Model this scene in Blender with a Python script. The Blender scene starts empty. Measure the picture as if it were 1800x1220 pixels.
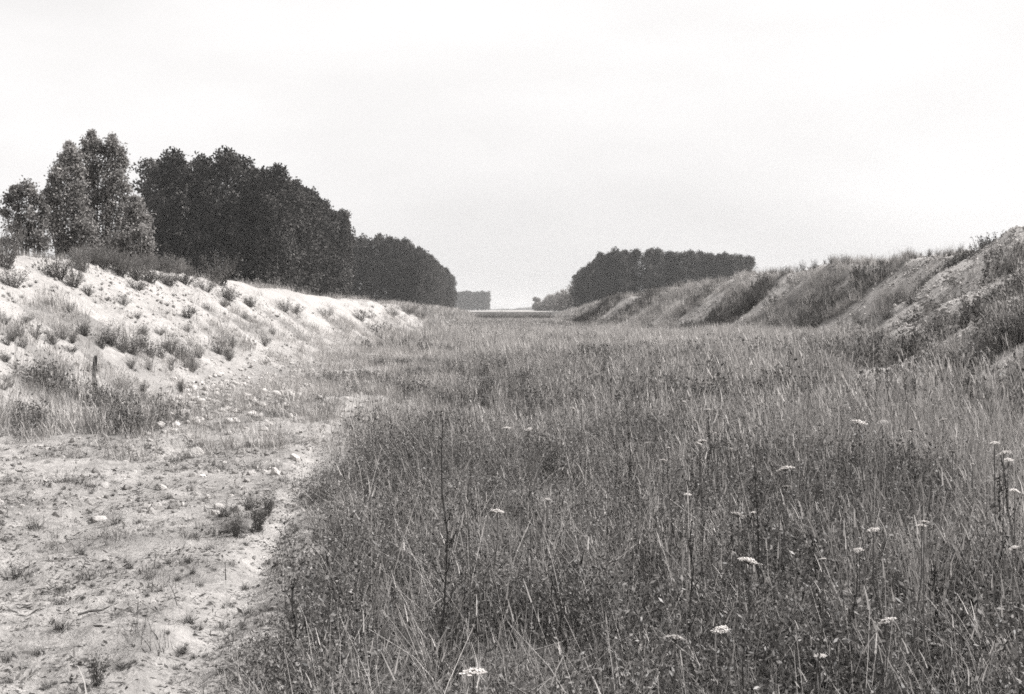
import bpy, math
import numpy as np

rng = np.random.default_rng(7)
scn = bpy.context.scene
col = scn.collection
R = math.radians

# ------------------------------------------------------------------ camera
EYE = 1.62
F = 2250.0            # focal length in photograph pixels (1800 wide)
HZ = 545.0            # horizon row in the photograph
cam = bpy.data.cameras.new('camera')
cam.sensor_width = 36.0
cam.lens = 36.0 * F / 1800.0
cam.shift_y = -(610.0 - HZ) / 1800.0
cam.clip_start = 0.1
cam.clip_end = 20000
camo = bpy.data.objects.new('camera', cam)
camo.location = (0, 0, EYE)
camo.rotation_euler = (R(90), 0, 0)
col.objects.link(camo)
scn.camera = camo

# ------------------------------------------------------------------ sky, sun, exposure
SUN_AZ = 84.0         # degrees clockwise from the viewing direction (+Y)
SUN_EL = 46.0
TINT = (1.0, 0.955, 0.92)
world = bpy.data.worlds.new('World')
scn.world = world
world.use_nodes = True
nt = world.node_tree
nt.nodes.clear()
sky = nt.nodes.new('ShaderNodeTexSky')
sky.sky_type = 'NISHITA'
sky.sun_disc = False
sky.sun_elevation = R(SUN_EL)
sky.sun_rotation = R(SUN_AZ)
sky.air_density = 1.0
sky.dust_density = 6.0
sky.ozone_density = 1.0
bw = nt.nodes.new('ShaderNodeRGBToBW')
tc = nt.nodes.new('ShaderNodeTexCoord')
mp = nt.nodes.new('ShaderNodeMapping')
mp.inputs['Scale'].default_value = (1.0, 1.0, 3.0)
cl = nt.nodes.new('ShaderNodeTexNoise')
cl.inputs['Scale'].default_value = 2.2
cl.inputs['Detail'].default_value = 5
clr = nt.nodes.new('ShaderNodeMapRange')
clr.inputs['From Min'].default_value = 0.3
clr.inputs['From Max'].default_value = 0.7
clr.inputs['To Min'].default_value = 5.9
clr.inputs['To Max'].default_value = 7.7
mixs = nt.nodes.new('ShaderNodeMix')          # thin even cloud veil over the clear sky
mixs.data_type = 'FLOAT'
mixs.inputs[0].default_value = 0.75
tin = nt.nodes.new('ShaderNodeVectorMath')
tin.operation = 'SCALE'
tin.inputs[0].default_value = (1.0, 0.985, 0.98)
bg = nt.nodes.new('ShaderNodeBackground')
bg.inputs['Strength'].default_value = 0.1
wo = nt.nodes.new('ShaderNodeOutputWorld')
L = nt.links.new
L(sky.outputs[0], bw.inputs[0])
L(tc.outputs['Generated'], mp.inputs[0])
L(mp.outputs[0], cl.inputs['Vector'])
L(cl.outputs[0], clr.inputs[0])
L(bw.outputs[0], mixs.inputs[2])
L(clr.outputs[0], mixs.inputs[3])
L(mixs.outputs[0], tin.inputs['Scale'])
L(tin.outputs[0], bg.inputs['Color'])
L(bg.outputs[0], wo.inputs['Surface'])

sun = bpy.data.lights.new('sun', 'SUN')
sun.energy = 4.9
sun.angle = R(0.6)
sun.color = (1.0, 0.985, 0.97)
suno = bpy.data.objects.new('sun', sun)
suno.rotation_euler = (R(90 - SUN_EL), 0, R(180 - SUN_AZ))
suno.location = (40, 0, 40)
col.objects.link(suno)

scn.view_settings.view_transform = 'Standard'
scn.view_settings.look = 'None'
scn.view_settings.exposure = 0.75
scn.view_settings.gamma = 1.0
scn.view_settings.use_curve_mapping = False
scn.render.engine = 'CYCLES'
scn.cycles.max_bounces = 2
scn.cycles.diffuse_bounces = 1
scn.cycles.transmission_bounces = 2
scn.cycles.use_light_tree = False
scn.cycles.volume_bounces = 0
scn.cycles.transparent_max_bounces = 4
scn.cycles.filter_width = 1.7
scn.cycles.use_denoising = False
scn.cycles.use_adaptive_sampling = True
scn.cycles.adaptive_threshold = 0.02

# ------------------------------------------------------------------ helpers: noise
def _h(ix, iy, seed):
    with np.errstate(over='ignore'):
        n = (ix.astype(np.int64) * 374761393 + iy.astype(np.int64) * 668265263 + seed * 1442695041).astype(np.uint32)
        n = (n ^ (n >> np.uint32(13))) * np.uint32(1274126177)
        n = n ^ (n >> np.uint32(16))
    return n.astype(np.float64) / 4294967295.0

def vn(x, y, f, seed=0):
    x = np.asarray(x, float) * f
    y = np.asarray(y, float) * f
    xi = np.floor(x); yi = np.floor(y)
    a = x - xi; b = y - yi
    a = a * a * (3 - 2 * a); b = b * b * (3 - 2 * b)
    v = (_h(xi, yi, seed) * (1 - a) + _h(xi + 1, yi, seed) * a) * (1 - b) + \
        (_h(xi, yi + 1, seed) * (1 - a) + _h(xi + 1, yi + 1, seed) * a) * b
    return v * 2 - 1

def fbm(x, y, f, o=3, seed=0):
    s = 0; amp = 1; t = 0
    for i in range(o):
        s = s + amp * vn(x, y, f * 2 ** i, seed + i * 17)
        t += amp; amp *= 0.5
    return s / t

def sstep(a, b, x):
    t = np.clip((np.asarray(x, float) - a) / (b - a), 0, 1)
    return t * t * (3 - 2 * t)

def smin(a, b, k):
    h = np.clip(0.5 + 0.5 * (b - a) / k, 0, 1)
    return b * (1 - h) + a * h - k * h * (1 - h)

# ------------------------------------------------------------------ the lie of the land (metres)
LY = [-20, 20, 30, 40, 50, 71, 116, 182, 230, 262]
L_TOE = [6.6, 6.6, 6.5, 6.4, 6.3, 6.2, 6.1, 6.0, 6.0, 6.0]
L_CX = [10.9, 10.9, 10.8, 10.6, 10.2, 9.6, 9.0, 8.5, 8.3, 8.2]
L_CZ = [3.0, 2.95, 2.82, 2.78, 2.58, 2.25, 2.0, 1.78, 1.3, 0.9]
RY = [-20, 20, 28, 40, 60, 78, 94, 104, 114, 138, 170, 225, 262]
R_TOE = [7.0, 7.5, 9.0, 13.2, 18.6, 15.2, 11.4, 9.8, 9.0, 8.0, 7.4, 7.0, 7.0]
R_CX = [14.4, 15.4, 17.0, 21, 25.0, 21.4, 18.0, 16.0, 14.4, 12.6, 11.4, 9.6, 9.0]
R_CZ = [4.0, 4.3, 4.5, 4.7, 4.95, 4.6, 4.7, 4.05, 3.55, 3.45, 3.1, 1.75, 0.9]
RIDGES = [(23.0, 2.0, 1.0), (30.0, 2.0, 1.6), (39.0, 2.6, 3.3), (59.0, 3.2, 4.2), (70.5, 2.6, 1.2), (82.0, 4.0, 1.3), (96.0, 3.0, .5), (113.0, 6.0, 1.7), (147.0, 7.0, .9)]

def track_x(Y):
    return np.interp(Y, [0, 5, 8.3, 11, 14.7, 20, 30], [-1.2, -1.42, -1.62, -1.88, -2.25, -2.6, -2.9])

def veg_edge(Y):
    return np.interp(Y, [0, 3, 5.3, 8.9, 12.6, 16.7, 22, 28, 40, 60, 100, 250], [-.8, -1.0, -1.15, -1.35, -1.72, -2.2, -2.7, -3.1, -3.9, -5.0, -6.0, -6.4])

def H(X, Y):
    X = np.asarray(X, float); Y = np.asarray(Y, float)
    zn = 0.95 + 0.25 * vn(X, Y, 0.02, 3) * sstep(30, 120, np.abs(X) + 0.2 * Y)
    wob = 0.35 * vn(X * 0.2, Y, 0.16, 5)
    # floor
    z = 0.05 * fbm(X, Y, 0.35, 3, 11)
    bare = 1 - sstep(-0.3, 0.5, X - veg_edge(Y))
    near = 1 - sstep(30, 60, Y)
    z = z + near * bare * (0.05 * fbm(X * 0.6, Y * 1.4, 1.6, 3, 21) + 0.020 * fbm(X, Y, 6.0, 2, 31) + 0.03 - 0.075 * np.abs(fbm(X * .8, Y * 1.2, 2.3, 3, 33)) - 0.03 * np.abs(fbm(X, Y, 7.0, 2, 35)))
    tx = X - track_x(Y)
    z = z + (1 - sstep(18, 26, Y)) * (-0.05 * np.exp(-(tx / 0.12) ** 2) + 0.025 * np.exp(-((np.abs(tx) - 0.28) / 0.1) ** 2))
    t2 = tx + 1.55
    z = z + (1 - sstep(14, 22, Y)) * (-0.04 * np.exp(-(t2 / 0.2) ** 2))
    # left bank
    toe = np.interp(Y, LY, L_TOE) + wob
    cx = np.interp(Y, LY, L_CX) + 0.3 * wob
    cz = np.interp(Y, LY, L_CZ) + 0.10 * vn(Y, Y * 0, 0.25, 41)
    d = -X - toe
    s = d / (cx - toe)
    sp = (np.sqrt(s * s + 0.012) + s) / 2
    rill = 0.035 * vn(Y + 0.8 * vn(X, Y, 0.5, 8), X * 0.35, 0.9, 51) + 0.035 * vn(Y + .2 * vn(X, Y, 1.5, 9), X * 0.3, 2.6, 52)
    lump = 0.15 * fbm(X, Y, 0.8, 5, 61) + .10 - 0.16 * np.abs(fbm(X * .7, Y, 2.2, 3, 63)) * (1 - sstep(40, 80, Y))
    onb = sstep(0.02, 0.35, s) * (1 - .75 * sstep(0.6, .95, s))
    zl = smin(cz * sp, cz + 0 * s, 0.25)
    zl = smin(zl, cz - 0.4 * (d - (cx - toe) - 1.6), 0.3)
    zl = np.where(s > 1.0, np.maximum(zl, zn), zl)
    hum = 0.30 * np.clip(fbm(X, Y, 0.42, 2, 71) + 0.25, 0, 1) * sstep(-0.5, 0.25, s) * (1 - sstep(0.35, 0.7, s)) * (1 - sstep(30, 45, Y))
    zl = zl + onb * (rill + lump) * sstep(300, 120, Y) + hum
    # right bank
    rid = 0; 
    for y0, w, a in RIDGES:
        dy = Y - y0 - 0.6 * vn(X, Y, 0.35, 81) - 0.08 * (X - 14)
        rid = np.maximum(rid, a * np.exp(-np.abs(dy / np.where(dy < 0, w * 1.5, w * 0.75)) ** 1.25))
    toe = np.interp(Y, RY, R_TOE) + 0.5 * wob + 0.9 - rid
    cx = np.interp(Y, RY, R_CX) - 0.35 * rid
    cz = np.interp(Y, RY, R_CZ) + 0.13 * vn(Y, Y * 0 + 3, 0.22, 91) - 0.35 + 0.16 * rid
    d2 = X - toe
    s2 = d2 / (cx - toe)
    sp2 = (np.sqrt(s2 * s2 + 0.004) + s2) / 2
    zr = smin(cz * sp2, cz + 0 * s2, 0.3)
    zr = np.where(s2 > 1, np.maximum(smin(zr, cz - 0.12 * (d2 - (cx - toe) - 2.0), 0.4), zn), zr)
    onb2 = sstep(0.03, 0.3, s2) * (1 - sstep(1.0, 1.2, s2))
    zr = zr + onb2 * (0.20 * fbm(X, Y, 0.6, 4, 95) - 0.18 * np.abs(fbm(X, Y, 1.3, 3, 96)) + 0.07 * vn(Y, X * 0.2, 1.1, 97))
    apron = 0.35 * sstep(5, 12, X) * (1 - sstep(50, 90, Y))
    zz = z + np.where(X < 0, zl * sstep(-1.2, -0.15, s), np.maximum(zr, 0) * sstep(-0.6, -0.05, s2) + apron)
    far = sstep(232, 256, Y)
    return zz * (1 - far) + zn * far

def veg(X, Y):
    """how much the ground is grown over, 0 bare .. 1 dense"""
    X = np.asarray(X, float); Y = np.asarray(Y, float)
    wd = 1 + 0.09 * np.clip(Y - 8, 0, 30)
    dense = sstep(-0.35, 0.4, (X - veg_edge(Y)) / wd + (0.45 + 0.012 * np.clip(Y, 0, 40)) * (.5 * fbm(X, Y, 0.9, 3, 101) + .7 * fbm(X, Y, .35, 2, 103)))
    patch = 0.55 * sstep(-0.15, 0.45, fbm(X * 0.6, Y * 1.1, 1.1, 4, 111))
    patch = np.maximum(patch, 0.78 * np.exp(-(((X + 1.95) / .55) ** 2 + ((Y - 9.6) / .8) ** 2)))
    isl = X - veg_edge(Y)
    dense = np.maximum(dense, sstep(.22, .36, fbm(X, Y, .9, 3, 107) + .12 * sstep(15, 30, Y)) * sstep(-2.4 - .04 * Y, -.2, isl) * sstep(10.5, 13, Y))
    dense = np.maximum(dense, .8 * sstep(.16, .3, fbm(X, Y, 1.7, 2, 109)) * sstep(-1.5, -.1, isl))
    patch = np.maximum(patch, .5 * sstep(-.55, .15, fbm(X, Y, .8, 3, 113)) * sstep(13, 19, Y))
    tx = X - track_x(Y)
    patch = patch * (1 - 0.9 * np.exp(-(tx / 0.15) ** 2))
    dense = dense * (1 - 0.9 * np.exp(-(tx / 0.15) ** 2) * (1 - sstep(15, 20, Y)))
    for px, py, rx, ry, k in [(-1.3, 28, .9, 2.2, .95), (-2.3, 58, 2.4, 2.2, .8), (1.6, 48, 2.0, 1.8, .85), (-.8, 20, .7, 1.2, .8), (-3.5, 45, 1.6, 3, .8), (.4, 36, .8, 1.2, .7), (-3.2, 34, 1.2, 2, .7), (-2.2, 22, .8, 2.2, .6)]:
        dense = dense * (1 - k * np.exp(-((X - px) / rx) ** 2 - ((Y - py) / ry) ** 2))
    v = np.maximum(dense, patch)
    # left toe: short grass, then sparse slope
    toe = np.interp(Y, LY, L_TOE); cx = np.interp(Y, LY, L_CX)
    s = (-X - toe) / (cx - toe)
    grassy = 0.8 * sstep(-0.35, -0.05, fbm(X, Y, 0.5, 3, 121)) * sstep(14, 16.5, Y) * (1 - sstep(21, 27, Y))
    v = np.where((s > -0.45) & (s < 0.3), np.maximum(v, grassy), v)
    slope = 0.68 * sstep(-0.05, 0.42, fbm(X, Y, 0.8, 4, 131) - 0.6 * sstep(0.2, 0.95, s) + 0.35 - .1 * sstep(30, 45, Y))
    slope = np.maximum(slope, 0.85 * sstep(62, 120, Y + 12 * fbm(X, Y, .08, 2, 5)))
    v = np.where(s > 0.2, slope, v)
    v = np.where(s > 1.0, np.maximum(0.15, sstep(1.0, 1.5, s) * 0.9), v)
    # right bank
    rt = np.interp(Y, RY, R_TOE); rc = np.interp(Y, RY, R_CX)
    s2 = (X - rt) / (rc - rt)
    on_r = 0.95 * sstep(-0.42, 0.05, fbm(X, Y, 0.30, 3, 141))
    gravel = 0
    for y0, w in ((58.5, 3.6), (38.5, 2.8), (30., 1.3)):
        gravel = np.maximum(gravel, np.exp(-np.abs((Y - y0 - .08 * (X - 14)) / w) ** 3))
    on_r = on_r * (1 - 0.88 * gravel * sstep(-0.25, -0.05, s2) * sstep(-0.9, -0.3, fbm(X, Y, 0.5, 2, 147) + 0.2))
    on_r = on_r * (1 - 0.6 * sstep(0.85, 1.0, s2) * sstep(0.0, 0.35, fbm(X, Y, 0.22, 2, 151)))
    v = np.where(s2 > -0.25, np.minimum(v, on_r), v)
    v = np.where(Y > 235, 1.0, v)
    return np.clip(v, 0, 1)

def at(px, py, y0=3.0, y1=900.0):
    """where the sight line through a photograph pixel meets the ground"""
    lo, hi = math.log(y0), math.log(y1)
    for n in (420, 24):
        Y = np.exp(np.linspace(lo, hi, n))
        X = (px - 900.0) / F * Y
        Hh = H(X, Y)
        hit = np.nonzero(EYE - (py - HZ) / F * Y <= Hh)[0]
        i = hit[0] if len(hit) else n - 1
        lo, hi = math.log(Y[max(i - 1, 0)]), math.log(Y[i]) + 1e-6
    return float(X[i]), float(Y[i]), float(Hh[i])

def skyline(px, y0, y1):
    Y = np.linspace(y0, y1, 500); X = (px - 900.0) / F * Y; Z = H(X, Y)
    i = int(np.argmax((Z - EYE) / Y))
    return float(X[i]), float(Y[i]), float(Z[i])

def gz(x, y):
    return float(H(np.array([x]), np.array([y]))[0])

# ------------------------------------------------------------------ helpers: meshes
def mesh_np(name, V, Fs, mat, tone=None, smooth=False):
    V = np.asarray(V, np.float32); Fs = np.asarray(Fs, np.int32)
    me = bpy.data.meshes.new(name)
    k = Fs.shape[1]
    me.vertices.add(len(V)); me.vertices.foreach_set('co', V.ravel())
    me.loops.add(Fs.size); me.loops.foreach_set('vertex_index', Fs.ravel())
    me.polygons.add(len(Fs))
    me.polygons.foreach_set('loop_start', np.arange(0, Fs.size, k, dtype=np.int32))
    me.polygons.foreach_set('loop_total', np.full(len(Fs), k, np.int32))
    me.polygons.foreach_set('use_smooth', np.full(len(Fs), smooth))
    if tone is not None:
        a = me.attributes.new('tone', 'FLOAT', 'FACE')
        a.data.foreach_set('value', np.asarray(tone, np.float32))
    me.update(calc_edges=True)
    if mat: me.materials.append(mat)
    return me

class MB:
    """collects quads"""
    def __init__(self): self.V = []; self.F = []; self.T = []; self.n = 0
    def add(self, V, Fs, T):
        V = np.asarray(V, float).reshape(-1, 3); Fs = np.asarray(Fs, int).reshape(-1, 4)
        self.V.append(V); self.F.append(Fs + self.n)
        self.T.append(np.broadcast_to(np.asarray(T, float), (len(Fs),)).copy()); self.n += len(V)
    def leaves(self, C, L_, W_, T, up=0.0, r=rng, droop=None):
        """diamond leaf faces at C, random directions"""
        C = np.asarray(C, float); n = len(C)
        U = r.normal(size=(n, 3)); U[:, 2] += up
        U /= np.linalg.norm(U, axis=1)[:, None] + 1e-9
        Wd = np.cross(U, r.normal(size=(n, 3))); Wd /= np.linalg.norm(Wd, axis=1)[:, None] + 1e-9
        L_ = np.broadcast_to(L_, (n,))[:, None]; W_ = np.broadcast_to(W_, (n,))[:, None]
        V = np.stack([C - U * L_ / 2, C + Wd * W_ / 2, C + U * L_ / 2, C - Wd * W_ / 2], 1)
        self.add(V, np.arange(n * 4).reshape(n, 4), T)
    def blades(self, B, hgt, width, lean, az, bend, T, segs=3, tip=0.15):
        """tapering bent strips standing at B"""
        B = np.asarray(B, float); n = len(B)
        hgt = np.broadcast_to(hgt, (n,)); width = np.broadcast_to(width, (n,)); lean = np.broadcast_to(lean, (n,)); bend = np.broadcast_to(bend, (n,))
        dx = np.cos(az); dy = np.sin(az); wa = az + math.pi / 2 + rng.uniform(-.9, .9, n)
        rings = []
        for i in range(segs + 1):
            t = i / segs
            hor = hgt * (lean * t + bend * t * t)
            z = hgt * t * np.sqrt(np.clip(1 - 0.5 * (lean + bend) ** 2 * t, 0.15, 1))
            c = B + np.stack([dx * hor, dy * hor, z], 1)
            w = width * (1 - t * (1 - tip)) / 2
            o = np.stack([np.cos(wa) * w, np.sin(wa) * w, 0 * w], 1)
            rings.append(np.stack([c - o, c + o], 1))
        V = np.stack(rings, 1).reshape(n, -1, 3)
        base = np.arange(n)[:, None] * (2 * (segs + 1))
        q = np.array([[2 * i, 2 * i + 1, 2 * i + 3, 2 * i + 2] for i in range(segs)])
        Fs = (base[:, :, None] + q[None]).reshape(-1, 4)
        self.add(V.reshape(-1, 3), Fs, np.repeat(np.broadcast_to(T, (n,)), segs))
        return rings[-1].mean(1)
    def tube(self, P, rad, sides=6, T=1.0):
        P = np.asarray(P, float); rad = np.broadcast_to(rad, (len(P),))
        t = np.gradient(P, axis=0); t /= np.linalg.norm(t, axis=1)[:, None] + 1e-9
        ref = np.array([1.0, 0.2, 0.1]) if abs(t[0, 2]) > 0.6 else np.array([0.1, 0.2, 1.0])
        u = np.cross(t, ref); u /= np.linalg.norm(u, axis=1)[:, None]
        v = np.cross(t, u)
        a = np.linspace(0, 2 * math.pi, sides, endpoint=False)
        V = P[:, None] + rad[:, None, None] * (np.cos(a)[None, :, None] * u[:, None] + np.sin(a)[None, :, None] * v[:, None])
        m = len(P); Fs = []
        for i in range(m - 1):
            for j in range(sides):
                k = (j + 1) % sides
                Fs.append([i * sides + j, i * sides + k, (i + 1) * sides + k, (i + 1) * sides + j])
        self.add(V.reshape(-1, 3), Fs, T)
    def mesh(self, name, mat, smooth=False):
        return mesh_np(name, np.concatenate(self.V), np.concatenate(self.F), mat, np.concatenate(self.T), smooth)

def ob(name, me, parent=None, loc=None, rot=None, scale=None):
    o = bpy.data.objects.new(name, me)
    col.objects.link(o)
    if parent is not None: o.parent = parent
    if loc is not None: o.location = loc
    if rot is not None: o.rotation_euler = rot
    if scale is not None: o.scale = scale if hasattr(scale, '__len__') else (scale,) * 3
    return o

def tag(o, label, cat=None, group=None, kind=None):
    o['label'] = label
    if cat: o['category'] = cat
    if group: o['group'] = group
    if kind: o['kind'] = kind
    return o

# ------------------------------------------------------------------ materials (a grey world: the photograph is black and white)
def new_mat(name):
    m = bpy.data.materials.new(name); m.use_nodes = True
    m.node_tree.nodes.clear()
    return m, m.node_tree

def veg_mat(name, base, transl=0.35, vary=0.35, gloss=0.0, patchy=0.3):
    m, t = new_mat(name)
    at_ = t.nodes.new('ShaderNodeAttribute'); at_.attribute_name = 'tone'
    oi = t.nodes.new('ShaderNodeObjectInfo')
    mr = t.nodes.new('ShaderNodeMapRange')
    mr.inputs['To Min'].default_value = 1 - vary; mr.inputs['To Max'].default_value = 1 + vary
    mu = t.nodes.new('ShaderNodeMath'); mu.operation = 'MULTIPLY'
    sc = t.nodes.new('ShaderNodeVectorMath'); sc.operation = 'SCALE'
    sc.inputs[0].default_value = tuple(base * c for c in TINT)
    di = t.nodes.new('ShaderNodeBsdfDiffuse'); tr = t.nodes.new('ShaderNodeBsdfTranslucent')
    mx = t.nodes.new('ShaderNodeMixShader'); mx.inputs[0].default_value = transl
    out = t.nodes.new('ShaderNodeOutputMaterial')
    k = t.links.new
    k(oi.outputs['Random'], mr.inputs[0]); k(at_.outputs['Fac'], mu.inputs[1])
    ge = t.nodes.new('ShaderNodeNewGeometry'); no = t.nodes.new('ShaderNodeTexNoise')
    no.inputs['Scale'].default_value = 0.7; no.inputs['Detail'].default_value = 4; no.inputs['Roughness'].default_value = .65
    mn = t.nodes.new('ShaderNodeMapRange'); mn.inputs['From Min'].default_value = .3; mn.inputs['From Max'].default_value = .7
    mn.inputs['To Min'].default_value = 1 - patchy; mn.inputs['To Max'].default_value = 1 + patchy
    m0 = t.nodes.new('ShaderNodeMath'); m0.operation = 'MULTIPLY'
    k(ge.outputs['Position'], no.inputs['Vector']); k(no.outputs[0], mn.inputs[0]); k(mn.outputs[0], m0.inputs[0]); k(mr.outputs[0], m0.inputs[1]); k(m0.outputs[0], mu.inputs[0])
    k(mu.outputs[0], sc.inputs['Scale'])
    k(sc.outputs[0], di.inputs[0]); k(sc.outputs[0], tr.inputs[0])
    k(di.outputs[0], mx.inputs[1]); k(tr.outputs[0], mx.inputs[2])
    last = mx
    if gloss > 0:
        gl = t.nodes.new('ShaderNodeBsdfGlossy'); gl.inputs['Roughness'].default_value = 0.45
        gl.inputs['Color'].default_value = (.9, .9, .9, 1)
        m2 = t.nodes.new('ShaderNodeMixShader'); m2.inputs[0].default_value = gloss
        k(mx.outputs[0], m2.inputs[1]); k(gl.outputs[0], m2.inputs[2]); last = m2
    k(last.outputs[0], out.inputs[0])
    return m

def rock_mat(name, lo, hi, scale=6.0, bump=0.4):
    m, t = new_mat(name)
    tcn = t.nodes.new('ShaderNodeTexCoord'); oi = t.nodes.new('ShaderNodeObjectInfo')
    no = t.nodes.new('ShaderNodeTexNoise'); no.inputs['Scale'].default_value = scale; no.inputs['Detail'].default_value = 6
    ra = t.nodes.new('ShaderNodeMapRange')
    ra.inputs['From Min'].default_value = .3; ra.inputs['From Max'].default_value = .7
    ra.inputs['To Min'].default_value = lo; ra.inputs['To Max'].default_value = hi
    mr = t.nodes.new('ShaderNodeMapRange'); mr.inputs['To Min'].default_value = .75; mr.inputs['To Max'].default_value = 1.12
    mu = t.nodes.new('ShaderNodeMath'); mu.operation = 'MULTIPLY'
    sc = t.nodes.new('ShaderNodeVectorMath'); sc.operation = 'SCALE'; sc.inputs[0].default_value = TINT
    bp = t.nodes.new('ShaderNodeBump'); bp.inputs['Strength'].default_value = bump; bp.inputs['Distance'].default_value = 0.05
    bs = t.nodes.new('ShaderNodeBsdfPrincipled'); bs.inputs['Roughness'].default_value = 0.95
    bs.inputs['Specular IOR Level'].default_value = 0.15
    out = t.nodes.new('ShaderNodeOutputMaterial'); k = t.links.new
    k(tcn.outputs['Object'], no.inputs['Vector']); k(no.outputs[0], ra.inputs[0]); k(oi.outputs['Random'], mr.inputs[0])
    k(ra.outputs[0], mu.inputs[0]); k(mr.outputs[0], mu.inputs[1]); k(mu.outputs[0], sc.inputs['Scale'])
    k(sc.outputs[0], bs.inputs['Base Color']); k(no.outputs[0], bp.inputs['Height']); k(bp.outputs[0], bs.inputs['Normal'])
    k(bs.outputs[0], out.inputs[0])
    return m

def ground_mat():
    m, t = new_mat('earth')
    N = t.nodes.new; k = t.links.new
    geo = N('ShaderNodeNewGeometry')
    vg = N('ShaderNodeAttribute'); vg.attribute_name = 'veg'
    ch = N('ShaderNodeAttribute'); ch.attribute_name = 'chalk'
    def noise(s, d, rough=.6):
        n = N('ShaderNodeTexNoise'); n.inputs['Scale'].default_value = s; n.inputs['Detail'].default_value = d; n.inputs['Roughness'].default_value = rough
        k(geo.outputs['Position'], n.inputs['Vector']); return n
    def rng_(src, a, b, c, d):
        r = N('ShaderNodeMapRange'); r.inputs['From Min'].default_value = a; r.inputs['From Max'].default_value = b
        r.inputs['To Min'].default_value = c; r.inputs['To Max'].default_value = d; k(src, r.inputs[0]); return r.outputs[0]
    def math_(op, a, b):
        q = N('ShaderNodeMath'); q.operation = op
        for i, v in enumerate((a, b)):
            if isinstance(v, (int, float)): q.inputs[i].default_value = v
            else: k(v, q.inputs[i])
        return q.outputs[0]
    def mixf(f, a, b):
        q = N('ShaderNodeMix'); q.data_type = 'FLOAT'
        for i, v in zip((0, 2, 3), (f, a, b)):
            if isinstance(v, (int, float)): q.inputs[i].default_value = v
            else: k(v, q.inputs[i])
        return q.outputs[0]
    n1 = noise(0.9, 5); n2 = noise(9.0, 6, .7); n3 = noise(45.0, 4, .7)
    soil = rng_(n1.outputs[0], .3, .7, .22, .36)
    soil = math_('MULTIPLY', soil, rng_(n2.outputs[0], .3, .7, .62, 1.25))
    soil = math_('MULTIPLY', soil, rng_(n3.outputs[0], .3, .7, .8, 1.15))
    chalk = math_('MULTIPLY', rng_(n2.outputs[0], .3, .7, .26, .44), rng_(n3.outputs[0], .3, .7, .88, 1.08))
    chalk = math_('MULTIPLY', chalk, rng_(n1.outputs[0], .3, .7, .85, 1.05))
    base = mixf(ch.outputs['Fac'], soil, chalk)
    vfac = rng_(math_('ADD', vg.outputs['Fac'], rng_(n2.outputs[0], .3, .7, -.2, .2)), .5, .9, 0, 1)
    hum = rng_(n2.outputs[0], .3, .7, .05, .11)
    base = mixf(vfac, base, hum)
    sc = N('ShaderNodeVectorMath'); sc.operation = 'SCALE'; sc.inputs[0].default_value = TINT
    k(base, sc.inputs['Scale'])
    bp = N('ShaderNodeBump'); bp.inputs['Strength'].default_value = .9; bp.inputs['Distance'].default_value = .05
    k(math_('ADD', n2.outputs[0], math_('MULTIPLY', n3.outputs[0], .4)), bp.inputs['Height'])
    bs = N('ShaderNodeBsdfPrincipled'); bs.inputs['Roughness'].default_value = 1.0; bs.inputs['Specular IOR Level'].default_value = .1
    k(sc.outputs[0], bs.inputs['Base Color']); k(bp.outputs[0], bs.inputs['Normal'])
    out = N('ShaderNodeOutputMaterial'); k(bs.outputs[0], out.inputs[0])
    return m

M_EARTH = ground_mat()
M_GRASS = veg_mat('dry_grass', 0.38, 0.2, .25)
M_HERB = veg_mat('herb_leaf', 0.115, 0.2, gloss=0.015)
M_GULLY = veg_mat('gully_weed', 0.12, 0.2, .3)
M_TURF = veg_mat('turf_blade', 0.085, 0.2, .35)
M_POPLAR = veg_mat('poplar_leaf', 0.075, 0.06, .4)
M_BIRCH = veg_mat('birch_leaf', 0.26, 0.3, .2)
M_SHRUB = veg_mat('shrub_leaf', 0.16, 0.3, .3)
M_BARK = rock_mat('bark', .08, .16, 4.0, .6)
M_PALEBARK = rock_mat('pale_bark', .22, .5, 3.0, .3)
M_STALK = veg_mat('dead_stalk', 0.045, 0.0, .3)
M_STRAW = veg_mat('straw', 0.30, 0.2, .2)
M_PETAL = veg_mat('white_flower', 0.72, 0.3, .06, patchy=.03)
M_FADED = veg_mat('faded_flower', 0.42, 0.3, .1, patchy=.05)
M_CHALK = rock_mat('chalk_stone', .34, .56, 9.0, .5)
M_GRIT = rock_mat('grit', .16, .36, 9.0, .4)
M_WOOD = rock_mat('weathered_wood', .04, .09, 14.0, .8)
M_TWIG = rock_mat('dead_twig', .05, .1, 20.0, .6)

# ------------------------------------------------------------------ ground and banks
ys = list(np.arange(-12, 2, 0.5)); y = 2.0
while y < 4000:
    ys.append(y); y *= 1.009 if y < 45 else 1.022
ys = np.array(ys + [4000.0])
NU = 601
u = np.linspace(-1, 1, NU)
GX = np.sign(u)[None, :] * (np.abs(u)[None, :] * (6 + 0.6 * np.clip(ys, 0, None))[:, None] + 30 * np.abs(u)[None, :] ** 4)
GY = np.repeat(ys[:, None], NU, 1)
GZ = H(GX, GY)
GV = veg(GX, GY)
_s = (-GX - np.interp(GY, LY, L_TOE)) / (np.interp(GY, LY, L_CX) - np.interp(GY, LY, L_TOE))
GC = sstep(-0.15, 0.4, _s) * (1 - sstep(1.2, 1.7, _s)) * (0.8 + 0.4 * fbm(GX, GY, .5, 2, 9))
GC = np.maximum(GC, 0.9 * np.exp(-((GX + 5.4) / 1.3) ** 2 - ((GY - 12.6) / 1.2) ** 2))
GC = np.maximum(GC, 0.35 * sstep(.0, .5, fbm(GX, GY, .45, 3, 77)) * (GX < 0))
_s2 = (GX - np.interp(GY, RY, R_TOE)) / (np.interp(GY, RY, R_CX) - np.interp(GY, RY, R_TOE))
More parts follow.
